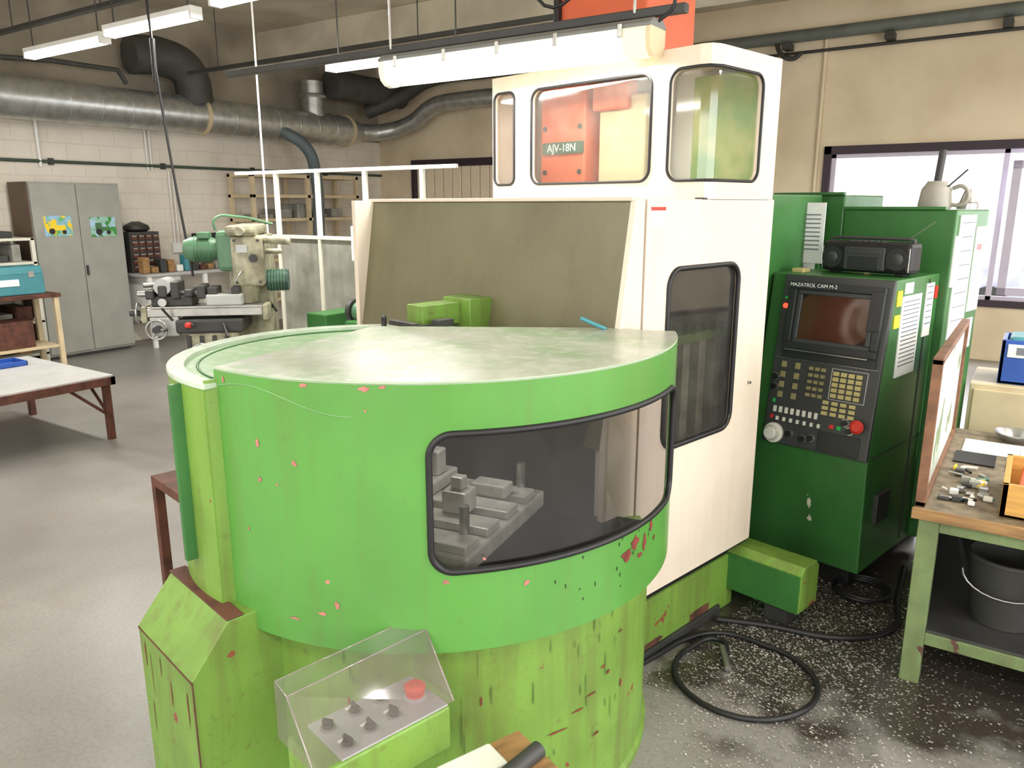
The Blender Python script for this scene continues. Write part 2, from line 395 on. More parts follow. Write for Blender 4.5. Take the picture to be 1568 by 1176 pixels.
boxes('brackets',pp,[((x-.05,YB-.22,3.78),(x+.05,YB-.01,3.86)) for x in (-4.2,-3,-1.8,-.6,.6)],mDark)
cyl('thin_pipe',pp,(-6.1,YB-.05,3.72),(XR,YB-.05,3.8),.02,mDark)
cyl('drop_pipe',pp,(-2.55,YB-.03,2.0),(-2.55,YB-.03,3.9),.022,mWallB)
tube('pipe_valve',pp,[(-3.15,YB-.14,3.9),(-3.05,YB-.2,3.72),(-2.9,YB-.2,3.66),(-2.8,YB-.2,3.72)],.03,mDark,smooth=True)
cp=E('wall_conduit')
cyl('conduit',cp,(XL+.03,YF,2.37),(XL+.03,YB,2.37),.02,M('conduit_green',(70,84,72),.5))
boxes('clips',cp,[((XL,y,2.33),(XL+.06,y+.05,2.41)) for y in (2,3.5,5,6.5,8,9.5)],mDark)
cyls('vertical_conduits',cp,[((XL+.03,6.3,2.3),(XL+.03,6.3,2.95),.012),((XL+.03,6.36,2.3),(XL+.03,6.36,2.95),.012),((XL+.03,4.9,2.3),(XL+.03,4.9,2.95),.02)],mWhite)
cd2=E('socket_conduit')
cyls('pipes',cd2,[((XL+.03,6.6,1.3),(XL+.03,6.6,2.3),.012),((XL+.03,6.66,1.3),(XL+.03,6.66,2.3),.012)],mWhite)
box('socket',cd2,(XL,6.54,1.18),(XL+.07,6.72,1.32),mWhite)
# ducting
dk=E('ventilation_duct')
cyl('main_duct',dk,(-9.9,YF+.1,3.05),(-9.9,9.7,3.05),.24,mGalv,seg=40)
cyl('duct_reducer',dk,(-9.9,9.7,3.05),(-9.88,10.0,3.05),.24,mGalv,.14,40)
for i in range(36):
    y=-3.8+i*.385
    if y<9.7: tube('seam_%d'%(i+1),dk,[(-9.9+.243*math.cos(t*math.pi/12),y,3.05+.243*math.sin(t*math.pi/12)) for t in range(24)],.006,mGalv,cyc=True)
tube('duct_bend',dk,[(-9.88,9.95,3.05),(-9.7,10.35,3.07),(-9.2,10.55,3.2),(-8.7,10.55,3.45),(-8.2,10.55,3.5),(-6.5,10.6,3.5)],.14,mGalv,smooth=True)
tube('duct_bend_upper',dk,[(-9.9,10.2,3.4),(-9.4,10.45,3.6),(-8.8,10.5,3.85),(-7.6,10.5,3.9),(-6.5,10.5,3.9)],.12,mDuctD,smooth=True)
cyl('duct_riser',dk,(-9.9,9.0,3.2),(-9.9,9.0,3.75),.17,mGalv)
lathe('riser_collar',dk,[(.20,0),(.22,.03),(.20,.06)],(-9.9,9.0,3.5),mGalv)
cyls('collars',dk,[((-9.9,y,3.05),(-9.9,y+.05,3.05),.26) for y in (1.2,4.2,6.9,9.65)],mBeige,32)
tube('drop_duct',dk,[(-9.75,8.2,2.95),(-9.55,8.5,2.7),(-9.6,8.7,2.3),(-9.6,8.7,1.3)],.09,M('duct_bluegray',(104,118,122),.5),smooth=True)
tube('dark_elbow',dk,[(-9.95,6.0,3.72),(-9.9,6.45,3.74),(-9.85,6.75,3.6),(-9.85,6.85,3.2)],.24,mDuctD,smooth=True,res=10)
cyl('upper_dark_duct',dk,(-9.7,9.2,3.72),(-9.7,10.85,3.72),.22,mDuctD,seg=32)
tube('fan_pipe',dk,[(-9.9,3.0,3.35),(-9.9,5.0,3.5),(-9.9,5.8,3.5),(-9.9,5.9,3.35)],.03,mDuctD)
tr=E('cable_tray')
box('tray',tr,(-9.2,3.98,3.5),(-3.2,4.04,3.54),mDark)
cyls('hangers',tr,[((x,4.01,3.5),(x,4.01,ZC),.006) for x in (-8.6,-7,-5.4,-3.6)],mDark)
t2=E('cable_tray')
box('tray',t2,(-9.2,6.3,3.45),(-2.6,6.36,3.49),mDark)
cyls('hangers',t2,[((x,6.33,3.48),(x,6.33,ZC),.006) for x in (-8.6,-5.4,-3.6)],mDark)

# ---------------------------------------------------------------- lamps
def lamp(x0,x1,y,z,power,big=False):
    e=E('fluorescent_lamp'); n=.5*(x0+x1)
    if big:
        prof=[(-.066,0.02),(-.066,-.03),(-.056,-.06),(-.031,-.080),(0,-.086),(.031,-.080),(.056,-.06),(.066,-.03),(.066,.02)]
        ext('diffuser',e,[(y+a,z+b) for a,b in prof],x0+.03,x1-.12,'x',mDiff,.0)
        ext('diffuser_clear_end',e,[(y+a*.98,z+b*.98) for a,b in prof],x1-.12,x1-.02,'x',mDiffE,.0)
        ext('housing',e,[(y-.072,z+.018),(y-.072,z+.03),(y-.04,z+.05),(y+.04,z+.05),(y+.072,z+.03),(y+.072,z+.018)],x0,x1,'x',M('lamp_housing',(120,122,118),.5),.003)
        ext('end_cap_1',e,[(y+a*1.04,z+b*1.04) for a,b in prof],x0,x0+.035,'x',mWhite,.004)
        ext('end_cap_2',e,[(y+a*1.03,z+b*1.03) for a,b in prof],x1-.022,x1,'x',mBeige,.004)
        boxes('clips',e,[((x0+.1+i*.28,y-.078,z-.014),(x0+.12+i*.28,y-.068,z+.035)) for i in range(5)],mSteel)
        box('support_rail',e,(x0-1.2,y+.0,z+.062),(x1+.1,y+.04,z+.095),mDark)
        cyls('hangers',e,[((x,y,z+.08),(x,y,ZC),.006) for x in (x0+.02,x1-.1)],mSteel)
        tube('supply_cable',e,[(x1-.02,y,z+.03),(x1+.06,y,z+.1),(x1-.02,y,z+.2),(x1-.25,y+.02,z+.24),(x1-.5,y,z+.16),(x1-.55,y,z+.5)],.007,mBlack,smooth=True)
        zz=z-.1
    else:
        box('housing',e,(x0,y-.05,z+.02),(x1,y+.05,z+.06),mWhite)
        boxes('lamp_holders',e,[((x0,y-.05,z-.03),(x0+.03,y+.05,z+.02)),((x1-.03,y-.05,z-.03),(x1,y+.05,z+.02))],mWhite)
        cyls('tubes',e,[((x0+.03,y-.035,z-.01),(x1-.03,y-.035,z-.01),.019),((x0+.03,y+.035,z-.01),(x1-.03,y+.035,z-.01),.019)],mTube)
        cyls('hangers',e,[((x,y,z+.06),(x,y,ZC),.006) for x in (x0+.1,x1-.1)],mDark)
        zz=z-.045
    ld=bpy.data.lights.new('lamp_light','AREA'); ld.shape='RECTANGLE'; ld.size=abs(x1-x0)*.95; ld.size_y=.12; ld.energy=power; ld.color=(1,.965,.91)
    lo=bpy.data.objects.new('lamp_light',ld); sc.collection.objects.link(lo); lo.parent=e; lo.location=(n,y,zz)
lamp(-2.626,-1.273,2.86,2.47,18,True)
lamp(-4.74,-3.4,4.5,2.88,34)
lamp(-8.04,-6.72,3.86,3.2,46); lamp(-6.5,-5.31,3.76,3.2,46); lamp(-5.1,-3.95,3.76,3.25,46)
for x in (-8,-5.6,-3.2,-.8,1.6): lamp(x,x+1.4,-.6,3.2,40)  # unseen lamps behind the camera, this row and the next added for light
for x in (-8,-4,0): lamp(x,x+1.4,-2.9,3.2,38)
for x,y in ((.9,4.6),(1.2,7.0),(2.5,2.0)): lamp(x,x+1.4,y,3.2,74)  # out-of-view lamps on the right, added to brighten the rear of the room
def fill_light(loc,rot,sx,sy,e):  # area light added just inside a window, standing in for outdoor light
    ld=bpy.data.lights.new('daylight','AREA'); ld.shape='RECTANGLE'; ld.size=sx; ld.size_y=sy; ld.energy=e; ld.color=(.93,.97,1)
    o=bpy.data.objects.new('daylight',ld); sc.collection.objects.link(o); o.location=loc; o.rotation_euler=rot
fill_light((XR-.05,2,2),(R(90),0,R(90)),7.8,1.9,165)  # fill at the unseen right-hand opening
fill_light((0,YF+.05,2),(R(90),0,0),5,1.9,50)  # fill behind the camera, added to brighten the shroud front
fill_light((.3,YB-.1,1.6),(R(-90),0,0),5.2,1.8,140)
wd=bpy.data.worlds.new('world'); sc.world=wd; wd.use_nodes=True
bg=wd.node_tree.nodes['Background']; bg.inputs[0].default_value=(.93,.94,1,1); bg.inputs[1].default_value=4.2

# ================================================================ MACHINE (local a,b,z ; rotated -12deg)
RZ=R(-12)
mc=E('cnc_machining_center',rz=RZ)
AS=-1.64
box('base_casting',mc,(-3.15,2.28,0),(-1.68,3.08,.27),mGreenL,.01)
box('base_gap',mc,(-3.15,2.24,.27),(-1.69,3.08,.345),mBlack,.002)
box('sump_tray_lip',mc,(-1.70,2.25,.0),(-1.665,2.95,.045),mDark)
patches('base_rust',mc,lambda s,z:(-1.6785,s,z),[(2.45,.06,.1,.02),(2.8,.06,.12,.025)],mRust)
box('lower_front',mc,(-3.2,2.06,.34),(-1.66,2.22,1.0),mCream,.004)
mp=lambda s,z,off:(AS+off,s,z)
strip('side_panel',mc,mp,2.225,3.09,.34,1.868,[(2.37,2.86,.93,1.62,.07)],1,mCream,mGlassS,th=.014,gasket=.010,smooth=False)
ext('front_flank',mc,[(2.165,1.868),(2.215,1.868),(2.215,.34),(2.03,.34),(2.03,1.0)],-1.66,-1.634,'x',mCream,.003)
box('side_sill',mc,(-1.66,2.05,.33),(-1.635,3.09,.345),mBlack,.001)
boxes('side_edge_trim',mc,[((-1.66,3.09,.34),(-1.632,3.112,1.87))],mCream)
ext('slanted_panel',mc,[(2.165,1.86),(2.185,1.86),(2.05,1.0),(2.03,1.0)],-3.23,-1.66,'x',mOlive,.003)
ext('slanted_panel_rim',mc,[(2.158,1.862),(2.2,1.862),(2.2,1.876),(2.158,1.876)],-3.24,-1.645,'x',mCream,.003)
box('deck_top',mc,(-3.23,2.19,1.855),(-1.65,2.61,1.87),mCream,.002)
box('left_side_panel',mc,(-3.23,2.06,.34),(-3.2,3.09,1.868),mCream,.002)
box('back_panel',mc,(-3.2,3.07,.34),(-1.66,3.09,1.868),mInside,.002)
box('inside_table',mc,(-2.9,2.4,.85),(-1.95,2.95,.95),mSteel,.006)
box('inside_saddle',mc,(-2.6,2.45,.36),(-2.1,3.0,.85),mInside,.006)
boxes('inside_way_covers',mc,[((-1.95,2.55+i*.12,.6),(-1.75,2.6+i*.12,1.3)) for i in range(4)],mSteelB,.004)
box('inside_rail',mc,(-1.95,2.3,1.3),(-1.72,3.0,1.34),mGreenL,.004)
box('inside_spindle_head',mc,(-2.55,2.5,1.35),(-2.2,3.0,1.85),mWhite,.01)
cyl('spindle',mc,(-2.37,2.7,1.15),(-2.37,2.7,1.35),.06,mSteel)
box('warning_label',mc,(AS-.0,2.245,1.775),(AS+.010,2.33,1.84),mPaper,0)
box('warning_label_band',mc,(AS-.0,2.245,1.83),(AS+.011,2.33,1.842),mRed,0)
patches('yellowed_sealant',mc,lambda s,z:(AS+.0125,s,z),[(2.865,1.02,.008,.07),(2.85,.96,.012,.03)],M('sealant',(205,170,80),.6))
path=[(-2.87,3.05),(-2.87,2.66),(-2.81,2.6),(-1.69,2.6),(-1.655,2.612),(-1.64,2.65),(-1.64,3.09)]
pm,acc,cs=polymap(path)
f0=cs[2]; fa=lambda a:f0+(a+2.81)
wn=[(fa(-2.80),fa(-2.665),1.94,2.35,.035),(fa(-2.555),fa(-1.90),1.94,2.345,.05),(fa(-1.815),cs[5]+(2.95-2.65),1.94,2.345,.05)]
strip('upper_enclosure',mc,pm,0,acc,1.87,2.42,wn,1,mCream,mGlassD,th=.02,extra=cs,gasket=.006,smooth=False)
ext('upper_roof',mc,[(p[0]*1.0,p[1]) for p in path],2.405,2.425,'z',mCream,.006)
box('upper_back',mc,(-2.86,3.06,1.87),(-1.65,3.08,2.41),mWhite,.002)
box('upper_joint',mc,(-2.86,2.592,1.866),(-1.645,3.08,1.876),mDark,.001)
ext('column_top',mc,[(-2.72,2.93),(-2.19,2.93),(-2.19,3.3),(-2.72,3.3)],2.42,3.35,'z',mOrange,.012)
boxes('column_cable_chain',mc,[((-2.72,2.90,2.45),(-2.69,2.93,3.3))],mBlack)
box('head_cover',mc,(-2.70,2.80,1.87),(-2.42,3.04,2.4),mOrange,.01)
box('head_motor_cover',mc,(-2.38,2.85,1.87),(-2.12,3.04,2.32),mBeige,.01)
box('head_motor_box',mc,(-2.40,2.82,2.26),(-2.2,2.9,2.38),mOrange,.01)
cyls('head_bolts',mc,[((x,2.795,z),(x,2.81,z),.012) for x in (-2.67,-2.45) for z in (2.2,2.0)],mDark)
box('model_plate',mc,(-2.675,2.785,2.082),(-2.425,2.80,2.135),M('plate_green',(44,84,66),.4),.001)
text('model_plate_text',mc,(-2.55,2.783,2.107),(R(90),0,0),.05,'AJV-18N',mWhite)
box('inner_green_guard',mc,(-1.98,3.0,1.88),(-1.67,3.05,2.38),M('guard_green',(120,160,84),.4,var=.15,scale=6,c2=(190,190,120)),.004)  # pale green panel added inside, its colour stands for the green reflection here
box('rear_frame',mc,(-3.1,3.12,.1),(-1.90,4.15,1.9),mGreenD,.008)
ext('foot_beam',mc,[(3.03,.10),(3.20,.10),(3.20,.28),(3.17,.31),(3.06,.31),(3.03,.28)],-1.72,-1.33,'x',mGreenL,.004)
ext('foot_beam_face',mc,[(3.02,.10),(3.03,.10),(3.03,.275),(3.02,.275)],-1.72,-1.335,'x',mGreenD,.001)
boxes('foot_pads',mc,[((-1.5,3.05,0),(-1.4,3.15,.1)),((-3.1,3.2,0),(-2.0,4.1,.1))],mDark)
cyl('latch',mc,(AS+.005,3.0,1.1),(AS+.02,3.0,1.1),.006,mSteel)

# ================================================================ PALLET CHANGER
pc=E('pallet_changer',rz=RZ)
C=(-2.085,1.637); RS=.82
ring=lambda cc,rr:(lambda s,z,off:(cc[0]+(rr+off)*math.cos(s),cc[1]+(rr+off)*math.sin(s),z))
strip('shroud',pc,ring(C,RS),R(-83),R(43),.70,1.425,[(R(-39.5),R(27),.93,1.30,.06)],RS,mGreenS,mGlassT,th=.012,step=.03,gasket=.009)
sm=lambda s,z:(C[0]+(RS+.0075)*math.cos(R(s)),C[1]+(RS+.0075)*math.sin(R(s)),z)
patches('primer_chips',pc,sm,[(-72,1.25,.5,.014),(-64,1.21,.7,.008),(-72,1.15,.4,.009),(-68,1.145,.3,.005),(-37,.905,.8,.008),(-22,.875,.7,.009),(-60,.80,.9,.006),(-57,.83,.5,.012),(-66,.77,1.2,.004),(-30,.96,.4,.005),(-76,1.0,.3,.006),(-50,1.36,.3,.004)],mChip)
patches('rust_chips',pc,sm,[(3,.855,2.0,.022),(6,.88,1.6,.026),(10,.86,1.0,.03),(13,.90,.8,.02),(8,.83,1.2,.01),(15,.85,.6,.012)],mChipR)
patches('dark_nicks',pc,sm,[(random.uniform(-20,14),random.uniform(.74,.92),.15,random.uniform(.004,.01)) for _ in range(16)],mInside)
patches('edge_chips',pc,sm,[(-61,1.417,1.0,.006),(-50,1.415,1.2,.008),(-47,1.42,.8,.005),(-80,1.405,.4,.01)],mChip)
tube('scratch_line',pc,[(*sm(-82+i*1.4,0)[:2],1.385+.022*math.sin(i*.24)-.001*i) for i in range(22)],.0009,M('scratch_pale',(140,180,130),.6))
arc=[(C[0]+(RS+.004)*math.cos(R(t)),C[1]+(RS+.004)*math.sin(R(t))) for t in range(-83,44,3)]
poly=arc+[(C[0]+.553,C[1]+.52),(C[0]+.415,C[1]+.47),(C[0]-.2,C[1]-.117)]
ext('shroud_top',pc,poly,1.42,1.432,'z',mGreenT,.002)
tube('shroud_top_worn_edge',pc,[(x,y,1.4295) for x,y in arc],.0022,M('worn_edge',(170,190,160),.5))
arc2=[(C[0]+(RS-.01)*math.cos(R(t)),C[1]+(RS-.01)*math.sin(R(t))) for t in range(-83,44,3)]
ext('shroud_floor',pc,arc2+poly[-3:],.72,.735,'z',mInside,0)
def wall2(name,p,a,b,z0,z1,th,mat):
    a=Vector(a);b=Vector(b);d=(b-a).normalized();n=Vector((-d.y,d.x))*th
    return ext(name,p,[tuple(a),tuple(b),tuple(b+n),tuple(a+n)],z0,z1,'z',mat,0)
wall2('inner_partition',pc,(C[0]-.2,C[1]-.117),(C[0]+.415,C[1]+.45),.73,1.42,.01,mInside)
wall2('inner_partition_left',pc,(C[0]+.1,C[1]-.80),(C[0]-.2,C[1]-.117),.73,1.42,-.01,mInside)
pal=E('pallet',(C[0]+.27,C[1]-.20,.09),R(22),pc)
box('pallet_body',pal,(-.24,-.32,.78),(.26,.24,.835),mSteelB,.008)
boxes('pallet_slats',pal,[((-.23,-.31+i*.135,.835),(.25,-.225+i*.135,.86)) for i in range(4)],mSteelB,.004)
cyl('pallet_pedestal',pal,(0,0,.645),(0,0,.79),.15,mDark)
boxes('vice_body',pal,[((-.16,-.16,.86),(-.02,.16,.905)),((-.15,-.16,.905),(-.03,-.11,1.00)),((-.15,.04,.905),(-.03,.10,.99))],mSteelB,.008)
cyls('vice_screw',pal,[((-.09,-.28,.93),(-.09,-.05,.93),.014),((-.14,-.27,.93),(-.04,-.27,.93),.007)],mSteel)
boxes('clamp_blocks',pal,[((.07,-.12,.86),(.15,-.04,.93)),((.08,.05,.86),(.2,.12,.90)),((.09,-.10,.93),(.13,-.06,.97))],mSteelB,.006)
cyls('fixture_pins',pal,[((.2,-.22,.86),(.2,-.22,.94),.015),((.2,.18,.86),(.2,.18,.94),.015)],mSteel)
il=E('work_lamp',(C[0]+.30,C[1]-.15,1.405),R(20),pc)  # lamp added under the top plate to brighten the dark pallet interior
box('lamp_body',il,(-.15,-.03,0),(.15,.03,.014),mWhite,.003)
ld=bpy.data.lights.new('work_lamp_light','AREA'); ld.shape='RECTANGLE'; ld.size=.28; ld.size_y=.05; ld.energy=2.4; ld.color=(1,.97,.9)
lo=bpy.data.objects.new('work_lamp_light',ld); sc.collection.objects.link(lo); lo.parent=il; lo.location=(0,0,-.004)
C2=(-2.085,1.345); R2=.568
strip('left_drum',pc,ring(C2,R2),R(95),R(281),.74,1.385,[],R2,mGreenL,mGlassT,th=.012,step=.03)
# return plate closing the drum against the shroud edge
wall2('drum_return_plate',pc,(C2[0]+R2*math.cos(R(281)),C2[1]+R2*math.sin(R(281))),(C[0]+.815*math.cos(R(-82)),C[1]+.815*math.sin(R(-82))),.72,1.40,.012,mGreenL)
disc=[(C2[0]+(R2-.03)*math.cos(R(t)),C2[1]+(R2-.03)*math.sin(R(t))) for t in range(60,283,3)]
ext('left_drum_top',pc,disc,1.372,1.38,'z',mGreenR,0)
rim=[(C2[0]+(R2+.010)*math.cos(R(t)),C2[1]+(R2+.010)*math.sin(R(t))) for t in range(60,283,3)]
rim2=[(C2[0]+(R2-.04)*math.cos(R(t)),C2[1]+(R2-.04)*math.sin(R(t))) for t in range(282,59,-3)]
ext('left_drum_rim',pc,rim+rim2,1.378,1.392,'z',M('rim_pale',(190,206,186),.25,var=.08,streak=.3),.002)
tube('rim_groove',pc,[(C2[0]+(R2-.075)*math.cos(R(t)),C2[1]+(R2-.075)*math.sin(R(t)),1.381) for t in range(60,280,5)],.004,mGreenD)
t=R(-92)
fl=E('drum_flange',(C2[0]+.586*math.cos(t),C2[1]+.586*math.sin(t),0),t,pc)
box('flange_plate',fl,(-.02,-.008,.86),(.02,.010,1.375),mGreenD,.003)
lathe('lower_drum',pc,[(.775,0),(.775,.02),(.762,.03),(.762,.70),(.7,.72)],(C[0],C[1],0),mGreenL,seg=90)
lm=lambda s,z:(C[0]+.7655*math.cos(R(s)),C[1]+.7655*math.sin(R(s)),z)
patches('drum_rust_marks',pc,lm,[(-2,.40,2.2,.004),(-6,.37,2.0,.004),(-12,.33,3.0,.004),(4,.44,.8,.008),(2,.47,.7,.006),(-20,.30,2,.005),(9,.55,1.2,.004),(-30,.5,.3,.02),(-55,.35,.3,.03),(-58,.5,.4,.015),(0,.25,1.5,.005),(10,.36,.5,.02)],mChipR)
patches('drum_scuffs',pc,lm,[(random.uniform(-60,14),random.uniform(.15,.66),random.uniform(.08,.2),random.uniform(.01,.06)) for _ in range(40)],M('scuff_green',(88,110,54),.5))
ext('side_housing',pc,[(.645,0),(.645,.62),(.755,.755),(1.25,.755),(1.25,0)],-2.285,-1.885,'x',mGreenL,.003)
ext('side_housing_edge',pc,[(.75,.757),(.80,.757),(.80,.762),(.75,.762)],-2.285,-1.885,'x',mRust,.001)
boxes('housing_edge_rust',pc,[((-2.285,.6435,.612),(-1.885,.6455,.618)),((-1.8865,.6435,.3),(-1.8835,.6465,.62))],mRust,0)
patches('housing_drips',pc,lambda s,z:(s,.6435,z),[(-2.24,.55,.005,.05),(-2.2,.50,.003,.08),(-2.12,.56,.003,.04),(-2.05,.5,.003,.05),(-1.93,.52,.004,.07),(-2.22,.35,.003,.06)],mChipR)
box('arm_support',pc,(-2.62,1.95,.1),(-2.2,2.05,1.36),mGreenL,.01)
box('arm_cover',pc,(-2.46,1.80,1.385),(-2.36,2.03,1.47),mGreenL,.004)
box('arm_cover_rear',pc,(-2.47,1.99,1.36),(-2.30,2.12,1.485),mGreenL,.004)
boxes('lock_levers',pc,[((-2.5,1.74,1.385),(-2.34,1.77,1.41)),((-2.36,1.72,1.385),(-2.34,1.86,1.40)),((-2.33,1.82,1.385),(-2.29,1.9,1.42))],mDark)
tube('lock_handle',pc,[(-2.47,1.70,1.39),(-2.47,1.70,1.43),(-2.42,1.66,1.43),(-2.42,1.66,1.39)],.008,mBlack)
tube('air_line_tip',pc,[(-1.66,2.05,1.435),(-1.68,2.02,1.45),(-1.73,2.0,1.47)],.007,mTeal)

# ================================================================ CONTROL CABINET
cc=E('control_cabinet',rz=RZ)
side=[(3.545,.12),(3.524,.69),(3.645,1.52),(4.2,1.52),(4.2,.12)]
ext('console_body',cc,side,-1.885,-1.29,'x',mGreenD,.008)
box('plinth',cc,(-1.83,3.62,0),(-1.36,4.55,.12),mBlack,.004)
box('upper_cabinet_right',cc,(-1.80,4.2,.12),(-1.25,4.72,1.825),mGreenD,.008)
box('upper_cabinet_left',cc,(-2.6,4.2,.12),(-1.80,4.72,1.90),mGreenD,.008)
boxes('cabinet_seam',cc,[((-1.292,3.56,.695),(-1.286,4.2,.70)),((-1.292,4.05,.15),(-1.286,4.06,1.5))],mDark,0)
box('conduit_plate',cc,(-1.295,3.65,.35),(-1.27,3.8,.5),mDark,.004)
patches('console_paint_loss',cc,lambda s,z:(s,3.5325,z),[(-1.55,.42,.012,.03),(-1.54,.34,.015,.02),(-1.56,.47,.006,.02)],mChipW)
boxes('console_bolts',cc,[((-1.80,3.53,.60),(-1.785,3.545,.615)),((-1.35,3.53,.60),(-1.335,3.545,.615))],mDark)
fa_=E('console_face',(-1.80,3.524,.69),0,cc,rx=-math.atan(.121/.83))
box('face_plate',fa_,(-.01,-.022,0),(.51,.004,.835),mPanel,.006)
def fr(name,x0,x1,z0,z1,y,t,mat,bev=.004):
    boxes(name,fa_,[((x0,y,z0),(x1,y+.02,z0+t)),((x0,y,z1-t),(x1,y+.02,z1)),((x0,y,z0+t),(x0+t,y+.02,z1-t)),((x1-t,y,z0+t),(x1,y+.02,z1-t))],mat,bev)
fr('screen_bezel',.035,.485,.475,.80,-.048,.035,mPanel2)
fr('screen_bezel_inner',.075,.445,.505,.765,-.036,.022,mPanel)
box('bezel_plate',fa_,(.035,-.03,.43),(.485,-.02,.8),mPanel2,.002)
nv=9;v=[];f=[]
for j in range(nv):
    for i in range(nv):
        u_=i/(nv-1);w_=j/(nv-1)
        v.append((.10+.32*u_,-.03-.012*(1-(2*u_-1)**2)*(1-(2*w_-1)**2)**.5 if 0<w_<1 else -.03,.53+.215*w_))
for j in range(nv-1):
    for i in range(nv-1): f.append((j*nv+i,j*nv+i+1,(j+1)*nv+i+1,(j+1)*nv+i))
mk('crt',v,f,mScreen,fa_,smooth=True)
boxes('chrome_strip',fa_,[((.05,-.052,.468),(.45,-.046,.474)),((.0,-.026,.425),(.5,-.021,.429))],mSteel,.001)
text('console_name',fa_,(.15,-.0495,.785),(R(90),0,0),.024,'MAZATROL CAM M-2',mWhite)
cyl('power_lamp',fa_,(.015,-.03,.68),(.015,-.02,.68),.012,mLedR)
cyl('power_lamp_green',fa_,(.015,-.03,.72),(.015,-.02,.72),.008,mKeyG)
keys=[];kw=[];kd=[]
for r in range(5):
    for c in range(4): keys.append(((.30+c*.036,-.03,.375-r*.026),(.328+c*.036,-.021,.395-r*.026)))
for r in range(3):
    for c in range(4): keys.append(((.27+c*.042,-.03,.235-r*.026),(.30+c*.042,-.021,.253-r*.026)))
for r in range(5):
    for c in range(3): kd.append(((.18+c*.03,-.03,.385-r*.032),(.202+c*.03,-.021,.402-r*.032)))
for r in range(4):
    kd.append(((.04,-.03,.38-r*.05),(.065,-.021,.41-r*.05))); kd.append(((.11,-.03,.38-r*.05),(.135,-.021,.41-r*.05)))
for c in range(8): kw.append(((.03+c*.03,-.03,.155),(.046+c*.03,-.021,.185)))
for c in range(7): kw.append(((.05+c*.035,-.03,.115),(.064+c*.035,-.021,.135)))
boxes('keypad',fa_,keys,mKey,.002); boxes('keypad_small',fa_,kd,M('key_olive',(150,142,100),.5),.002); boxes('buttons_white',fa_,kw,mKeyW,.002)
fr('keypad_frame',.29,.46,.26,.41,-.026,.004,mSteelD,.001)
boxes('buttons_red',fa_,[((.32,-.031,.125),(.34,-.021,.145)),((.02,-.031,.12),(.035,-.021,.14))],mRed,.002)
boxes('buttons_green',fa_,[((.355,-.031,.125),(.375,-.021,.145)),((.02,-.031,.2),(.035,-.021,.22))],mKeyG,.002)
lathe('feed_knob',fa_,[(.05,0),(.05,.012),(.036,.014),(.032,.05),(.026,.056)],(.05,-.022,.05),mKeyW,axis=(0,-1,0),seg=28)
lathe('emergency_stop',fa_,[(.018,0),(.018,.02),(.03,.024),(.032,.036),(.02,.045)],(.455,-.022,.16),mRed,axis=(0,-1,0),seg=28)
sk=((.13,.06),(.2,.05),(.02,.33),(.02,.28),(.415,.13),(.24,.06),(.39,.165))
cyls('selector_knobs',fa_,[((x,-.022,z),(x,-.05,z),.014) for x,z in sk],mBlack)
cyls('selector_rings',fa_,[((x,-.022,z),(x,-.027,z),.02) for x,z in sk],mSteel)
box('lower_panel_door',fa_,(.27,-.028,.01),(.47,-.02,.105),mPanel2,.003)
box('mylar_strip',fa_,(.425,-.055,.6),(.485,-.05,.78),mPanel2,.003)
boxes('yellow_labels',cc,[((-1.291,3.655,1.40),(-1.286,3.71,1.47)),((-1.291,3.645,1.30),(-1.286,3.71,1.36))],mYellow,0)
boxes('posted_sheets',cc,[((-1.291,3.72,1.06),(-1.285,3.96,1.44)),((-1.291,3.74,1.45),(-1.286,3.84,1.50)),((-1.291,4.02,1.22),(-1.285,4.12,1.48)),((-1.252,4.26,1.18),(-1.245,4.50,1.80)),((-1.252,4.53,1.3),(-1.244,4.70,1.74)),((-1.253,4.21,1.45),(-1.243,4.3,1.7)),((-1.252,4.52,1.1),(-1.246,4.66,1.26))],mPaper,0)
mInk=M('ink_gray',(120,125,130),.8,var=.02)
boxes('sheet_print',cc,[((-1.286,3.74,1.41-i*.02),(-1.2845,3.94,1.416-i*.02)) for i in range(16)]+[((-1.246,4.29,1.76-i*.07),(-1.2435,4.48,1.765-i*.07)) for i in range(8)]+[((-1.287,4.03,1.46-i*.03),(-1.2845,4.11,1.467-i*.03)) for i in range(7)],mInk,0)
boxes('sheet_red_print',cc,[((-1.2435,4.56,1.62),(-1.2425,4.64,1.65)),((-1.291,4.14,1.40),(-1.286,4.18,1.46))],mRed,0)
sh=E('front_sheets',(-2.14,4.19,1.5),0,cc)
boxes('sheets',sh,[((-.09,-.004,-.08),(.09,.004,.22)),((-.05,-.012,.03),(.13,-.006,.31))],mPaper,0)
boxes('sheet_lines',sh,[((-.03,-.0135,.08+i*.022),(.11,-.0125,.086+i*.022)) for i in range(9)],mInk,0)
# sheets taped on the frame upright just right of the column
boxes('frame_sheets',cc,[((-1.96,3.99,1.46),(-1.84,3.995,1.80)),((-1.94,3.98,1.55),(-1.80,3.985,1.86))],mPaper,0)
box('sheet_holder',cc,(-1.97,3.995,1.50),(-1.82,4.01,1.86),mGreenD,.002)
boxes('frame_sheet_lines',cc,[((-1.92,3.977,1.62+i*.022),(-1.82,3.9785,1.626+i*.022)) for i in range(9)],mInk,0)
boxes('top_rails',cc,[((-2.2,4.18,1.9),(-1.8,4.21,1.915)),((-1.8,4.19,1.825),(-1.3,4.21,1.84))],mGreenD)
boxes('loose_parts',cc,[((-1.83,3.72,1.52),(-1.77,3.8,1.54)),((-1.66,4.05,1.52),(-1.6,4.12,1.60))],mKey)
tm=E('coolant_jug',rz=RZ)
mJug=M('jug_gray',(166,162,150),.5,var=.1)
lathe('jug_body',tm,[(.075,0),(.08,.02),(.07,.10),(.05,.13),(.045,.14)],(-1.42,4.4,1.827),mJug)
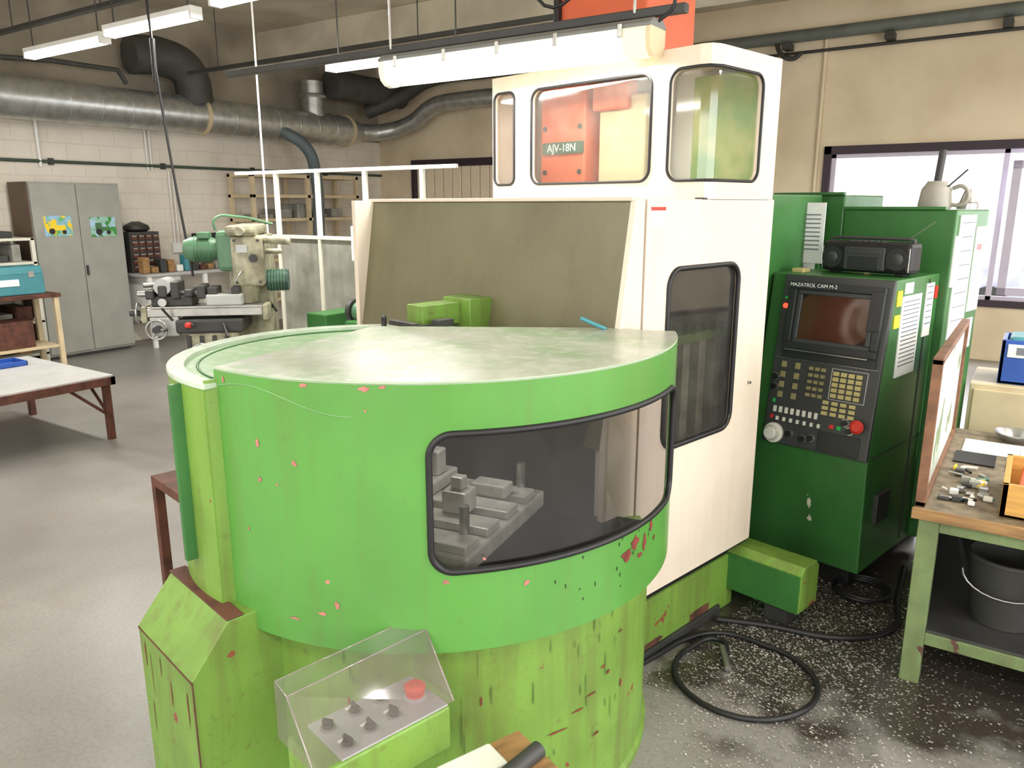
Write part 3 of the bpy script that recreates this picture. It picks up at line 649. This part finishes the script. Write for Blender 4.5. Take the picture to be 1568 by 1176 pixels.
tube('jug_handle',tm,[(-1.345,4.4,1.93),(-1.30,4.4,1.94),(-1.27,4.4,1.89),(-1.30,4.4,1.85),(-1.345,4.4,1.85)],.01,mJug,smooth=True)
cyl('jug_spout',tm,(-1.42,4.4,1.96),(-1.41,4.4,2.12),.018,mDark)
cyl('stirring_rod',tm,(-1.40,4.38,1.9),(-1.28,4.38,2.02),.004,mDark)
th=E('tool_holder',rz=RZ)
lathe('holder_cone',th,[(.05,0),(.05,.03),(.04,.035),(.02,.1)],(-1.31,4.55,1.827),mSteel)
ra=E('boombox_radio'); ra.rotation_euler=(0,0,RZ+R(-4))
ra.location=Matrix.Rotation(RZ,4,'Z')@Vector((-1.51,3.87,1.523))
box('radio_body',ra,(-.22,-.06,.008),(.22,.06,.155),mBlack,.022)
box('radio_front',ra,(-.1,-.068,.02),(.1,-.055,.13),mPanel,.006)
box('radio_tape_door',ra,(-.075,-.073,.028),(.075,-.066,.085),mPanel2,.004)
cyls('speakers',ra,[((x,-.058,.078),(x,-.068,.078),.052) for x in (-.158,.158)],mPanel2,28)
cyls('speaker_cones',ra,[((x,-.066,.078),(x,-.072,.078),.03,.02) for x in (-.158,.158)],mPanel,24)
boxes('radio_buttons',ra,[((-.09+i*.03,-.045,.15),(-.068+i*.03,.0,.16)) for i in range(6)],mPanel)
boxes('radio_dial',ra,[((-.08,-.0725,.098),(.08,-.067,.12))],mPanel,.001)
tube('radio_handle',ra,[(-.2,0,.14),(-.2,0,.165),(-.17,0,.17),(.17,0,.17),(.2,0,.165),(.2,0,.14)],.008,mPanel)
boxes('radio_feet',ra,[((-.18,-.04,0),(-.14,.04,.01)),((.14,-.04,0),(.18,.04,.01))],mBlack)
cyl('radio_antenna',ra,(.12,.05,.14),(.26,.05,.25),.002,mSteel)
boxes('radio_chrome',ra,[((-.212,-.064,.02),(-.207,-.058,.13)),((.207,-.064,.02),(.212,-.058,.13))],mSteel,.001)

# ================================================================ PENDANT BOX
CA=R(34)
def camxy(x,y): return (x*math.cos(CA)-y*math.sin(CA), x*math.sin(CA)+y*math.cos(CA))
pd=E('pushbutton_control_box')
pd.location=(*camxy(-.335,1.675),.615); pd.rotation_euler=(0,0,CA+R(42))
box('box_body',pd,(-.20,-.085,-.13),(.165,.085,-.004),mGreenL,.008)
box('face_plate',pd,(-.145,-.082,-.004),(.158,.082,.002),mSteelD,.001)
box('tray_lip',pd,(-.21,-.095,-.14),(-.15,.09,-.09),mGreenL,.01)
def knob(i,x,y):
    k=E('selector_%d'%i,(x,y,.002),random.uniform(-.6,.6),pd)
    lathe('ring',k,[(.019,0),(.019,.005),(.015,.007)],(0,0,0),mSteel)
    lathe('base',k,[(.014,.005),(.013,.014),(.011,.016)],(0,0,0),mBlack)
    box('grip',k,(-.004,-.014,.014),(.004,.014,.027),mBlack,.002)
for i,(x,y) in enumerate([(-.11,-.05),(-.115,.035),(-.04,-.035),(-.035,.045),(.03,-.03),(.04,.045)]): knob(i+1,x,y)
lathe('emergency_stop',pd,[(.024,0),(.024,.012),(.018,.014),(.018,.018),(.027,.02),(.028,.03),(.02,.036)],(.115,-.0,.002),mRed,seg=32)
lathe('emergency_ring',pd,[(.031,0),(.031,.004),(.028,.006)],(.115,0,.002),mSteelD,seg=32)
boxes('labels',pd,[((x-.012,y+.021,.002),(x+.012,y+.03,.0032)) for x,y in [(-.11,-.05),(-.04,-.035),(-.035,.045),(.03,-.03),(.04,.045)]],mWhite,0)
def sheet(name,p,pts,mat): 
    o=mk(name,pts,[tuple(range(len(pts)))],mat,p); m=o.modifiers.new('s','SOLIDIFY'); m.thickness=.003; return o
x0,x1=-.215,.175
sheet('cover_top',pd,[(x0,.03,.14),(x1,.03,.155),(x1,.088,.165),(x0,.088,.15)],mAcr)
sheet('cover_front',pd,[(x0,.03,.14),(x1,.03,.155),(x1,-.085,.004),(x0,-.085,.004)],mAcr)
for n,x,q in (('cover_left',x0,0),('cover_right',x1,.015)):
    sheet(n,pd,[(x,-.085,0.004),(x,.03,.14+q),(x,.088,.15+q),(x,.088,0)],mAcr)
mAE=glass('acrylic_edge',(.75,.62,.68),.2,.25)
tube('cover_edges',pd,[(x0,-.085,0.004),(x0,.03,.14),(x0,.088,.15),(x1,.088,.165),(x1,.03,.155),(x1,-.085,0.004)],.002,mAE)
tube('cover_edge_mid',pd,[(x0,.03,.14),(x1,.03,.155)],.002,mAE)
box('mount_post',pd,(-.04,.0,-.615),(.04,.05,-.13),mGreenL,.004)

ct=E('tool_trolley',(*camxy(-.04,1.62),0),CA+R(35))
box('trolley_top',ct,(-.17,-.12,.475),(.14,.10,.495),mWood,.004)
box('rag',ct,(-.12,.0,.495),(.04,.09,.51),mKeyW,.008)
cyl('black_tube',ct,(-.06,-.06,.518),(.12,-.015,.518),.022,mDark)
cyl('tube_steel',ct,(-.2,-.095,.518),(-.06,-.06,.518),.012,mSteel)
cyls('trolley_legs',ct,[((x,y,0),(x,y,.48),.012) for x in (-.15,.12) for y in (-.1,.08)],mDark)

# ================================================================ floor details
hs=E('air_hose')
hx,hy=-.76,2.79
pts=[(hx+.27*math.cos(R(t))*(1+.03*math.sin(R(t*2))),hy+.27*math.sin(R(t)),.012) for t in range(110,-200,-12)]
pts=[(-1.15,2.60,.012),(-1.11,2.74,.012),(-1.05,2.93,.012),(-.95,3.05,.012)]+pts[2:]+[(-.93,2.98,.022),(-.86,2.86,.012)]
tube('hose_loop',hs,pts,.0115,mBlack,smooth=True)
cyl('hose_fitting',hs,(-.9,2.93,.02),(-.83,2.80,.015),.014,mSteel)
pc2=E('power_cable')
tube('cable_run',pc2,[(-1.0,3.15,.015),(-.8,3.22,.015),(-.5,3.30,.015),(-.33,3.5,.015),(-.35,3.8,.015),(-.37,4.2,.015)],.014,mBlack,smooth=True)
tube('cable_coil',pc2,[(-.52+.12*math.cos(t*.6)+.005*t*.2,3.80+.12*math.sin(t*.6),.012+.003*t*.4) for t in range(28)],.009,mBlack,smooth=True,res=3)
v=[];f=[]
def chip(x,y,s):
    n=len(v); a=random.uniform(0,6.28)
    for k in range(3):
        t=a+k*2.1; v.append((x+s*math.cos(t),y+s*math.sin(t)*.6,.002+random.random()*s*.8))
    f.append((n,n+1,n+2))
def toloc(x,y): return (x*math.cos(RZ)+y*math.sin(RZ), -x*math.sin(RZ)+y*math.cos(RZ))
for _ in range(16000):
    q=random.random()
    if q<.6: x=random.gauss(-.7,.3); y=random.gauss(3.35,.35)
    elif q<.85: x=random.gauss(-.8,.32); y=random.gauss(2.7,.32)
    else: x=random.gauss(-.2,.4); y=random.gauss(2.75,.4)
    la,lb=toloc(x,y)
    if la<-1.62 or (lb<2.45 and math.hypot(la-C[0],lb-C[1])<.8) or lb>3.9: continue
    chip(x,y,random.uniform(.002,.0075))
mk('metal_chips',v,f,M('chip_metal',(205,202,195),.35,metal=.5,var=.2),None,recalc=False)

# ================================================================ RIGHT BENCH
rb=E('workbench')
bx0,bx1,by0,by1,bz=-.27,1.3,3.13,4.45,.73
box('top',rb,(bx0,by0,bz-.035),(bx1,by1,bz),mBenchTop,.004)
box('front_edge',rb,(bx0-.005,by0-.012,bz-.04),(bx1,by0,bz+.004),mWood,.003)
boxes('legs',rb,[((bx0+.02,by0+.01,0),(bx0+.09,by0+.08,bz-.035)),((bx0+.02,by1-.08,0),(bx0+.09,by1-.01,bz-.035)),((bx1-.09,by0+.01,0),(bx1-.02,by0+.08,bz-.035)),((bx1-.09,by1-.08,0),(bx1-.02,by1-.01,bz-.035))],mBenchG,.003)
boxes('rails',rb,[((bx0+.09,by0+.02,.17),(bx1-.09,by0+.07,.22)),((bx0+.03,by0+.08,.17),(bx0+.08,by1-.08,.22)),((bx0+.09,by0+.02,.64),(bx1-.09,by0+.06,.69))],mBenchG,.003)
box('lower_shelf',rb,(bx0+.03,by0+.03,.215),(bx1-.03,by1-.03,.23),mDark,.002)
box('back_sheet',rb,(bx0+.1,by1-.03,.23),(bx1-.1,by1-.02,.69),mDark,.002)
box('side_sheet',rb,(bx0+.03,by0+.1,.23),(bx0+.035,by1-.1,.69),mDark,.002)
bd=E('picture_board')
ext('board',bd,[(3.16,.735),(4.35,.735),(4.35,1.30),(3.16,1.28)],-.262,-.25,'x',M('board_print',(216,218,214),.5,var=.05,scale=3,c2=(176,190,176),chip=(120,140,100),chipt=.60,chips=4),.001)
boxes('board_frame',bd,[((-.27,3.15,.732),(-.235,3.175,1.30)),((-.27,3.15,1.28),(-.235,4.36,1.305)),((-.27,4.34,.732),(-.235,4.36,1.3)),((-.27,3.15,.732),(-.235,4.36,.75))],M('board_edge_wood',(136,96,70),.6,var=.2,scale=12),.002)
boxes('board_words',bd,[((-.2645,3.45+i*.07,1.17),(-.2625,3.49+i*.07,1.23)) for i in range(9)],mInk,0)
bk=E('bucket')
lathe('shell',bk,[(.11,0),(.14,.26),(.148,.265),(.148,.28),(.135,.28),(.105,.02)],(.06,3.42,.232),M('bucket_gray',(58,58,55),.6),seg=32)
tube('handle',bk,[(.06+.15*math.cos(R(t)),3.30-.02,.47+.10*math.sin(R(t))) for t in range(180,361,15)],.004,mSteel)
dr=E('wooden_tray')
bz2=bz+.002
boxes('tray',dr,[((.0,3.2,bz2),(.55,3.22,bz+.13)),((.0,3.6,bz2),(.55,3.62,bz+.13)),((.0,3.2,bz2),(.02,3.62,bz+.13)),((.53,3.2,bz2),(.55,3.62,bz+.13)),((.0,3.2,bz2),(.55,3.62,bz+.015)),((.18,3.22,bz+.015),(.19,3.6,bz+.11)),((.34,3.22,bz+.015),(.35,3.6,bz+.11))],mWoodY,.002)
cyls('tray_tools',dr,[((.06+i*.07,3.25,bz+.09),(.07+i*.07,3.55,bz+.09),.014) for i in range(6)],mOrange)
pa=E('paper_sheets')
boxes('sheets',pa,[((-.18,4.02,bz2),(.12,4.24,bz+.006)),((.05,3.95,bz+.007),(.4,4.2,bz+.011)),((.0,3.80,bz2),(.2,3.93,bz+.005))],mPaper,0)
box('clipboard',pa,(-.2,3.82,bz2),(-.04,4.0,bz+.008),mBlack,.001)
bw=E('tin_bowl')
lathe('bowl',bw,[(.05,0),(.09,.04),(.092,.045),(.085,.042),(.045,.006)],(.02,4.33,bz2),mSteel,seg=32)
tl=E('hand_tools')
cols=[mDark,mSteel,mPart,mBlack,mSteel,mKeyW,mWhite,mSteel,mKeyW,mTeal,mDark,mYellow]
for i in range(44):
    x=random.uniform(-.2,-.04);y=random.uniform(3.25,3.74);a=random.uniform(0,3.1);l=random.uniform(.01,.03); z=bz+.012
    if i%2==0:
        s=random.uniform(.008,.02); box('tool_%d'%(i+1),tl,(x-s,y-s,bz2),(x+s*1.4,y+s,bz+random.uniform(.01,.03)),cols[i%12],.003)
    else:
        cyl('tool_%d'%(i+1),tl,(x-l*math.cos(a),y-l*math.sin(a),z),(x+l*math.cos(a),y+l*math.sin(a),z),random.uniform(.004,.009),cols[i%12],seg=10)
sb=E('side_cupboard')
box('carcass',sb,(-.22,4.82,.06),(1.4,5.35,.9),mBeige,.006)
boxes('doors',sb,[((-.20+i*.40,4.805,.1),(.17+i*.40,4.82,.87)) for i in range(4)],mBeige,.004)
box('plinth',sb,(-.19,4.88,0),(1.35,5.3,.06),mDark)
bb=E('blue_storage_bin')
boxes('bin',bb,[((-.10,4.88,.902),(.50,5.2,.92)),((-.10,4.88,.902),(.50,4.90,1.14)),((-.10,5.18,.902),(.50,5.2,1.14)),((-.10,4.88,.902),(-.08,5.2,1.14)),((.48,4.88,.902),(.50,5.2,1.14))],mBlue,.004)
box('bin_label',bb,(-.07,4.872,1.05),(.45,4.88,1.12),mWhite,.001)
boxes('bin_label_print',bb,[((-.03+i*.06,4.870,1.065),(.01+i*.06,4.872,1.105)) for i in range(7)],mInk,0)
boxes('bin_contents',bb,[((-.07,4.91,.92),(.47,5.17,1.155))],mTeal,.02)

# ================================================================ LEFT SIDE
lk=E('metal_locker')
box('carcass',lk,(-10.2,4.47,.04),(-9.77,5.56,2.11),mCab,.006)
box('locker_side',lk,(-10.2,4.455,.04),(-9.75,4.47,2.11),mCabS,.003)
boxes('doors',lk,[((-9.77,4.485,.07),(-9.75,5.01,2.09)),((-9.77,5.02,.07),(-9.75,5.55,2.09))],mCab,.004)
boxes('feet',lk,[((-10.15,4.5,0),(-9.8,5.5,.04))],mDark)
boxes('handle',lk,[((-9.75,5.03,1.0),(-9.72,5.05,1.12))],mDark)
box('poster_tractor',lk,(-9.75,4.60,1.48),(-9.743,4.92,1.72),mPosterA,0)
box('poster_tractor_green',lk,(-9.75,5.14,1.46),(-9.743,5.46,1.70),mPosterB,0)
boxes('poster_tractor_body',lk,[((-9.743,4.66,1.55),(-9.740,4.84,1.61)),((-9.743,4.66,1.61),(-9.740,4.74,1.66))],mYellow,0)
cyls('poster_wheels',lk,[((-9.743,4.68,1.54),(-9.738,4.68,1.54),.035),((-9.743,4.82,1.53),(-9.738,4.82,1.53),.025),((-9.743,5.24,1.52),(-9.738,5.24,1.52),.04),((-9.743,5.36,1.51),(-9.738,5.36,1.51),.025)],mBlack)
boxes('poster_body_green',lk,[((-9.743,5.2,1.53),(-9.741,5.37,1.58)),((-9.743,5.2,1.58),(-9.741,5.28,1.63))],mGreenD,0)
sf=E('shelving_unit')
SX0,SX1,SY0,SY1=-10.22,-9.60,2.6,4.4
boxes('boards',sf,[((SX0,SY0,z),(SX1,SY1,z+.03)) for z in (.12,.5,.85,1.18,1.45)],mRail,.003)
boxes('posts',sf,[((x,y,0),(x+.04,y+.04,1.48)) for x in (SX0,SX1-.04) for y in (SY0,3.5,SY1-.04)],mRail,.002)
it=[];it2=[];it3=[];it4=[]
for z in (.15,.53,.88,1.21,1.48):
    y=SY0+.05
    while y<SY1-.22:
        w_=random.uniform(.06,.18); h=random.uniform(.06,.22); random.choice([it,it2,it3,it4]).append(((SX0+.08,y,z),(SX1-.05-random.random()*.1,y+w_,z+h))); y+=w_+.02
boxes('boxes_dark',sf,it,mDark,.01); boxes('boxes_gray',sf,it2,mPart,.01); boxes('boxes_brown',sf,it3,mRust,.01); boxes('boxes_card',sf,it4,mWood,.01)
tb=E('tool_bench')
box('bench_top',tb,(-9.45,3.2,.86),(-8.9,4.28,.90),mRust,.004)
boxes('bench_legs',tb,[((x,y,0),(x+.05,y+.05,.86)) for x in (-9.43,-8.97) for y in (3.22,4.21)],mBeige,.004)
box('under_shelf',tb,(-9.43,3.24,.3),(-8.95,4.24,.33),mBeige,.004)
boxes('stored_boxes',tb,[((-9.35,3.5,.33),(-9.0,4.0,.62)),((-9.3,3.3,.33),(-9.05,3.48,.5))],mRust,.01)
tc_=E('teal_toolbox')
box('toolbox_body',tc_,(-9.4,3.5,.902),(-9.02,4.18,1.12),mTeal,.01)
ext('toolbox_lid',tc_,[(-9.4,1.12),(-9.02,1.12),(-9.06,1.2),(-9.36,1.2)],3.5,4.18,'y',mTeal,.01)
boxes('toolbox_latches',tc_,[((-9.02,3.6,1.08),(-9.01,3.66,1.15)),((-9.02,4.02,1.08),(-9.01,4.08,1.15))],mSteel)
box('toolbox_label',tc_,(-9.02,3.72,1.0),(-9.012,3.92,1.07),mPaper,0)
tt=E('low_table')
box('top',tt,(-7.4,1.8,.50),(-6.0,3.2,.53),mTable,.004)
boxes('apron',tt,[((-7.41,1.79,.45),(-5.99,1.83,.515)),((-7.41,3.17,.45),(-5.99,3.21,.515)),((-6.03,1.79,.45),(-5.99,3.21,.515)),((-7.41,1.79,.45),(-7.37,3.21,.515))],mRust)
boxes('legs',tt,[((x,y,0),(x+.05,y+.05,.5)) for x in (-7.38,-6.07) for y in (1.83,3.13)],mRust)
cyls('braces',tt,[((-6.04,3.15,.2),(-6.04,2.85,.47),.012),((-6.04,3.15,.2),(-6.35,3.15,.47),.012),((-7.35,3.15,.2),(-7.05,3.15,.47),.012)],mRust)
bt=E('blue_tray')
boxes('tray',bt,[((-7.2,2.75,.532),(-6.95,3.0,.537)),((-7.2,2.75,.532),(-6.95,2.76,.57)),((-7.2,2.99,.532),(-6.95,3.0,.57)),((-7.2,2.75,.532),(-7.19,3.0,.57)),((-6.96,2.75,.532),(-6.95,3.0,.57))],mBlue,.002)
wc=E('wall_counter')
box('counter_top',wc,(-10.25,5.65,.93),(-9.5,7.45,.97),mTable,.004)
boxes('counter_legs',wc,[((-9.56,y,0),(-9.51,y+.05,.93)) for y in (5.68,6.5,7.38)]+[((-10.2,y,0),(-10.15,y+.05,.93)) for y in (5.68,7.38)],mWhite)
boxes('counter_drawers',wc,[((-10.2,5.75,.3),(-9.6,6.2,.92))],mWhite,.01)
dc=E('parts_drawer_cabinet')
box('carcass',dc,(-10.2,5.68,.972),(-9.85,6.1,1.5),mDark,.004)
boxes('drawers',dc,[((-9.85,5.7+j*.1,1.0+i*.08),(-9.83,5.785+j*.1,1.06+i*.08)) for i in range(6) for j in range(4)],mRust,.004)
boxes('drawer_labels',dc,[((-9.83,5.71+j*.1,1.04+i*.08),(-9.828,5.77+j*.1,1.055+i*.08)) for i in range(6) for j in range(4)],mPart,0)
bg_=E('black_bag'); lathe('bag',bg_,[(.12,0),(.17,.03),(.15,.08),(.05,.13)],(-10.0,5.88,1.502),mDark)
mn=E('desktop_monitor')
box('screen',mn,(-10.1,6.75,1.12),(-10.04,7.2,1.45),mBlack,.01); box('stand',mn,(-10.12,6.9,.972),(-10.05,7.05,1.15),mBlack,.005)
cl=E('clutter_items')
for i in range(14):
    y=5.7+i*.12; box('item_%d'%(i+1),cl,(-9.75,y,.972),(-9.62,y+.09,.97+random.uniform(.05,.24)),random.choice([mTeal,mRust,mPart,mDark,mBeige,mWhite,mWood]),.01)
rk=E('storage_rack')
boxes('posts',rk,[((x,y,0),(x+.06,y+.06,2.3)) for x in (-10.2,-9.7) for y in (7.5,8.55,9.6)],mBeige)
boxes('shelves',rk,[((-10.2,7.5,z),(-9.64,9.66,z+.05)) for z in (.4,1.0,1.6,1.95,2.25)],mBeige,.003)
boxes('rack_load',rk,[((-10.15,7.7+i*.36,1.65),(-9.75,7.95+i*.36,1.65+.06+.15*((i*7)%3)/2)) for i in range(5)],mPart,.01)
pt=E('partition_panel')
YP=4.62
boxes('boards',pt,[((-5.6+i*.5,YP,.02),(-5.12+i*.5,YP+.03,1.56)) for i in range(3)],mPart,.004)
boxes('rail_top',pt,[((-6.15,YP-.015,2.11),(-3.6,YP+.015,2.14)),((-6.15,YP-.02,1.56),(-3.9,YP+.04,1.59))],mRail)
boxes('posts',pt,[((x,YP-.018,0),(x+.034,YP+.018,2.12)) for x in (-5.62,-5.1,-4.55,-3.95)],mRail)
box('switch_box',pt,(-4.66,YP-.06,1.4),(-4.56,YP,1.68),mWhite,.004)
box('end_post_dark',pt,(-4.12,YP-.03,0),(-4.06,YP+.03,1.58),mBlack)
rw=E('side_workbench')
box('bench_top',rw,(-4.78,4.05,.84),(-3.95,4.57,.88),mTable,.004)
boxes('bench_legs',rw,[((x,y,0),(x+.05,y+.05,.84)) for x in (-4.76,-4.02) for y in (4.07,4.5)],mBenchG)
boxes('drawer_boxes',rw,[((-4.72,4.1,.88),(-4.5,4.5,1.02))],mGreenD,.01)
gm=E('green_bench_grinder')
box('grinder_base',gm,(-4.35,4.15,.882),(-4.05,4.45,.98),mGreenD,.01)
cyl('grinder_motor',gm,(-4.35,4.3,1.04),(-4.05,4.3,1.04),.075,mMillG)
cyls('grinder_wheels',gm,[((-4.4,4.3,1.04),(-4.36,4.3,1.04),.095),((-4.04,4.3,1.04),(-4.0,4.3,1.04),.095)],mDark,24)
st=E('steel_stand',(-2.80,1.9,0),R(-12))
boxes('stand',st,[((-.25,-.2,.66),(.18,.2,.70)),((-.25,-.2,0),(-.21,-.16,.66)),((.14,-.2,0),(.18,-.16,.66)),((-.25,.16,0),(-.21,.2,.66)),((.14,.16,0),(.18,.2,.66))],mRust,.003)

# ================================================================ MILLING MACHINE
ml=E('milling_machine',(-5.28,3.76,0),R(44))
box('base',ml,(-.22,-.3,0),(.40,.45,.14),mMill,.02)
ext('column',ml,[(.02,.14),(.45,.14),(.42,1.62),(.06,1.62)],.05,.36,'x',mMill,.02)
box('column_door',ml,(.12,.01,.6),(.3,.03,1.1),mMill,.008)
box('knee',ml,(-.2,-.38,.5),(.16,.05,.92),mMill,.02)
boxes('knee_ribs',ml,[((-.21+i*.09,-.395,.52),(-.18+i*.09,-.38,.9)) for i in range(4)],mDark,.003)
cyl('knee_screw',ml,(-.02,-.2,.14),(-.02,-.2,.56),.05,mSteel)
box('saddle',ml,(-.28,-.40,.92),(.2,.0,1.02),mDark,.015)
box('cross_table',ml,(-.48,-.36,1.04),(.34,-.1,1.10),mSteel,.006)
boxes('table_slots',ml,[((-.48,-.34+i*.08,1.10),(.34,-.29+i*.08,1.115)) for i in range(3)],mSteel,.002)
boxes('table_ends',ml,[((-.52,-.37,1.0),(-.48,-.09,1.12)),((.34,-.37,1.0),(.38,-.09,1.12))],mMill,.01)
box('upper_slide',ml,(-.45,-.33,1.115),(-.16,-.1,1.19),mDark,.01)
boxes('upper_slide_parts',ml,[((-.48+i*.09,-.36,1.17+.015*(i%2)),(-.42+i*.09,-.16,1.24+.03*(i%3))) for i in range(5)],mDark,.012)
cyls('upper_slide_shafts',ml,[((-.56,-.24,1.20),(-.1,-.24,1.20),.022),((-.5,-.3,1.27),(-.28,-.2,1.27),.018),((-.36,-.38,1.15),(-.36,-.2,1.15),.03)],mSteel,16)
cyl('dividing_head',ml,(-.36,-.34,1.26),(-.36,-.14,1.26),.06,mSteelD,seg=28)
box('vice',ml,(-.06,-.36,1.115),(.2,-.12,1.20),mSteelD,.012)
boxes('vice_jaws',ml,[((-.05,-.34,1.2),(.02,-.14,1.25)),((.12,-.34,1.2),(.18,-.14,1.25))],mDark,.006)
box('head_green',ml,(.02,-.25,1.36),(.17,.1,1.66),mMillG,.035)
lathe('head_motor',ml,[(.02,0),(.07,.015),(.09,.06),(.095,.10),(.095,.2),(.08,.24),(.08,.28)],(-.24,-.12,1.52),mMillG,axis=(1,0,0))
cyls('motor_fins',ml,[((-.15+i*.022,-.12,1.52),(-.144+i*.022,-.12,1.52),.102) for i in range(6)],mMillG,28)
box('motor_terminal',ml,(-.12,-.2,1.60),(-.03,-.08,1.65),mMillG,.01)
box('gear_head',ml,(.13,-.28,1.25),(.36,.05,1.62),mMill,.02)
box('head_nameplate',ml,(.17,-.286,1.50),(.25,-.28,1.56),mSteelD,.001)
cyl('speed_dial',ml,(.29,-.28,1.46),(.29,-.30,1.46),.03,mDark)
cyls('head_bolts',ml,[((x,-.28,z),(x,-.29,z),.01) for x in (.16,.33) for z in (1.28,1.59)],mDark,10)
tube('speed_lever',ml,[(.2,-.28,1.36),(.2,-.34,1.36),(.16,-.36,1.30)],.009,mSteel)
cyl('quill_housing',ml,(.22,-.18,1.12),(.22,-.18,1.26),.075,mMill,.09)
cyl('side_motor',ml,(.36,-.12,1.28),(.52,-.12,1.28),.08,M('motor_darkgreen',(50,84,74),.4),seg=32)
cyls('side_motor_fins',ml,[((.38+i*.022,-.12,1.28),(.387+i*.022,-.12,1.28),.087) for i in range(6)],mMillG,28)
box('overarm',ml,(.1,-.3,1.62),(.32,.4,1.70),mMill,.03)
cyls('overarm_bars',ml,[((.3,-.2,1.60),(.56,-.22,1.58),.03),((.36,-.1,1.5),(.48,-.1,1.5),.02),((.22,-.3,1.66),(.22,-.42,1.66),.03)],mMill,20)
tube('top_pipe',ml,[(.0,-.1,1.66),(.0,-.1,1.74),(.15,0,1.76),(.4,.1,1.70)],.010,mMillG,smooth=True)
def hw(name,x,y,z,r,ax):
    e=E(name,(x,y,z),0,ml)
    e.rotation_euler=(R(90),0,0) if ax=='y' else (0,R(90),0)
    tube('rim',e,[(r*math.cos(R(t)),r*math.sin(R(t)),0) for t in range(0,360,15)],.009,mSteel,cyc=True)
    cyls('spokes',e,[((0,0,0),(r*math.cos(R(t)),r*math.sin(R(t)),0),.007) for t in (0,120,240)],mSteel)
    cyls('hub',e,[((0,0,-.06),(0,0,.03),.025),((r,0,0),(r,0,.07),.010)],mDark,16)
hw('handwheel_1',-.40,-.44,.96,.07,'y'); hw('handwheel_2',-.10,-.46,.78,.07,'y'); hw('handwheel_3',-.57,-.23,1.06,.07,'x')
cyl('hand_shaft',ml,(-.40,-.42,.96),(-.40,-.2,.96),.02,mSteel)
boxes('brackets',ml,[((-.46,-.38,.90),(-.26,-.28,1.04))],mSteelD,.01)
cyls('levers',ml,[((-.2,-.40,.96),(-.14,-.48,1.0),.01),((.05,-.38,1.0),(.1,-.48,.9),.01),((.36,-.05,1.1),(.42,-.2,1.05),.01),((-.3,-.38,1.02),(-.34,-.48,1.12),.009)],mDark)
box('red_grip',ml,(-.2,-.48,.97),(-.15,-.43,1.01),mRed,.015)
box('switch_panel',ml,(.0,-.42,.62),(.12,-.38,.78),mSteelD,.006)
cb=E('hanging_cable')
tube('cable',cb,[(-5.66,3.6,ZC),(-5.66,3.6,3.2),(-5.60,3.62,2.3),(-5.50,3.66,1.30)],.010,mBlack,smooth=True)
cyl('cable_sleeve',cb,(-5.655,3.602,2.75),(-5.65,3.604,3.05),.018,mBlack)
ch=E('hanging_chain')
cyl('chain',ch,(-5.55,4.45,1.6),(-5.55,4.45,ZC),.008,mWhite)
cyl('chain_hook',ch,(-5.55,4.45,1.5),(-5.55,4.45,1.6),.014,mWhite)

# ---------------------------------------------------------------- camera
cd=bpy.data.cameras.new('camera'); cam=bpy.data.objects.new('camera',cd); sc.collection.objects.link(cam)
cd.sensor_width=36; cd.lens=1665/2212*36; cd.clip_start=.05
cam.location=(0,0,1.85); cam.rotation_euler=(R(90-13.1),0,R(34))
sc.camera=cam
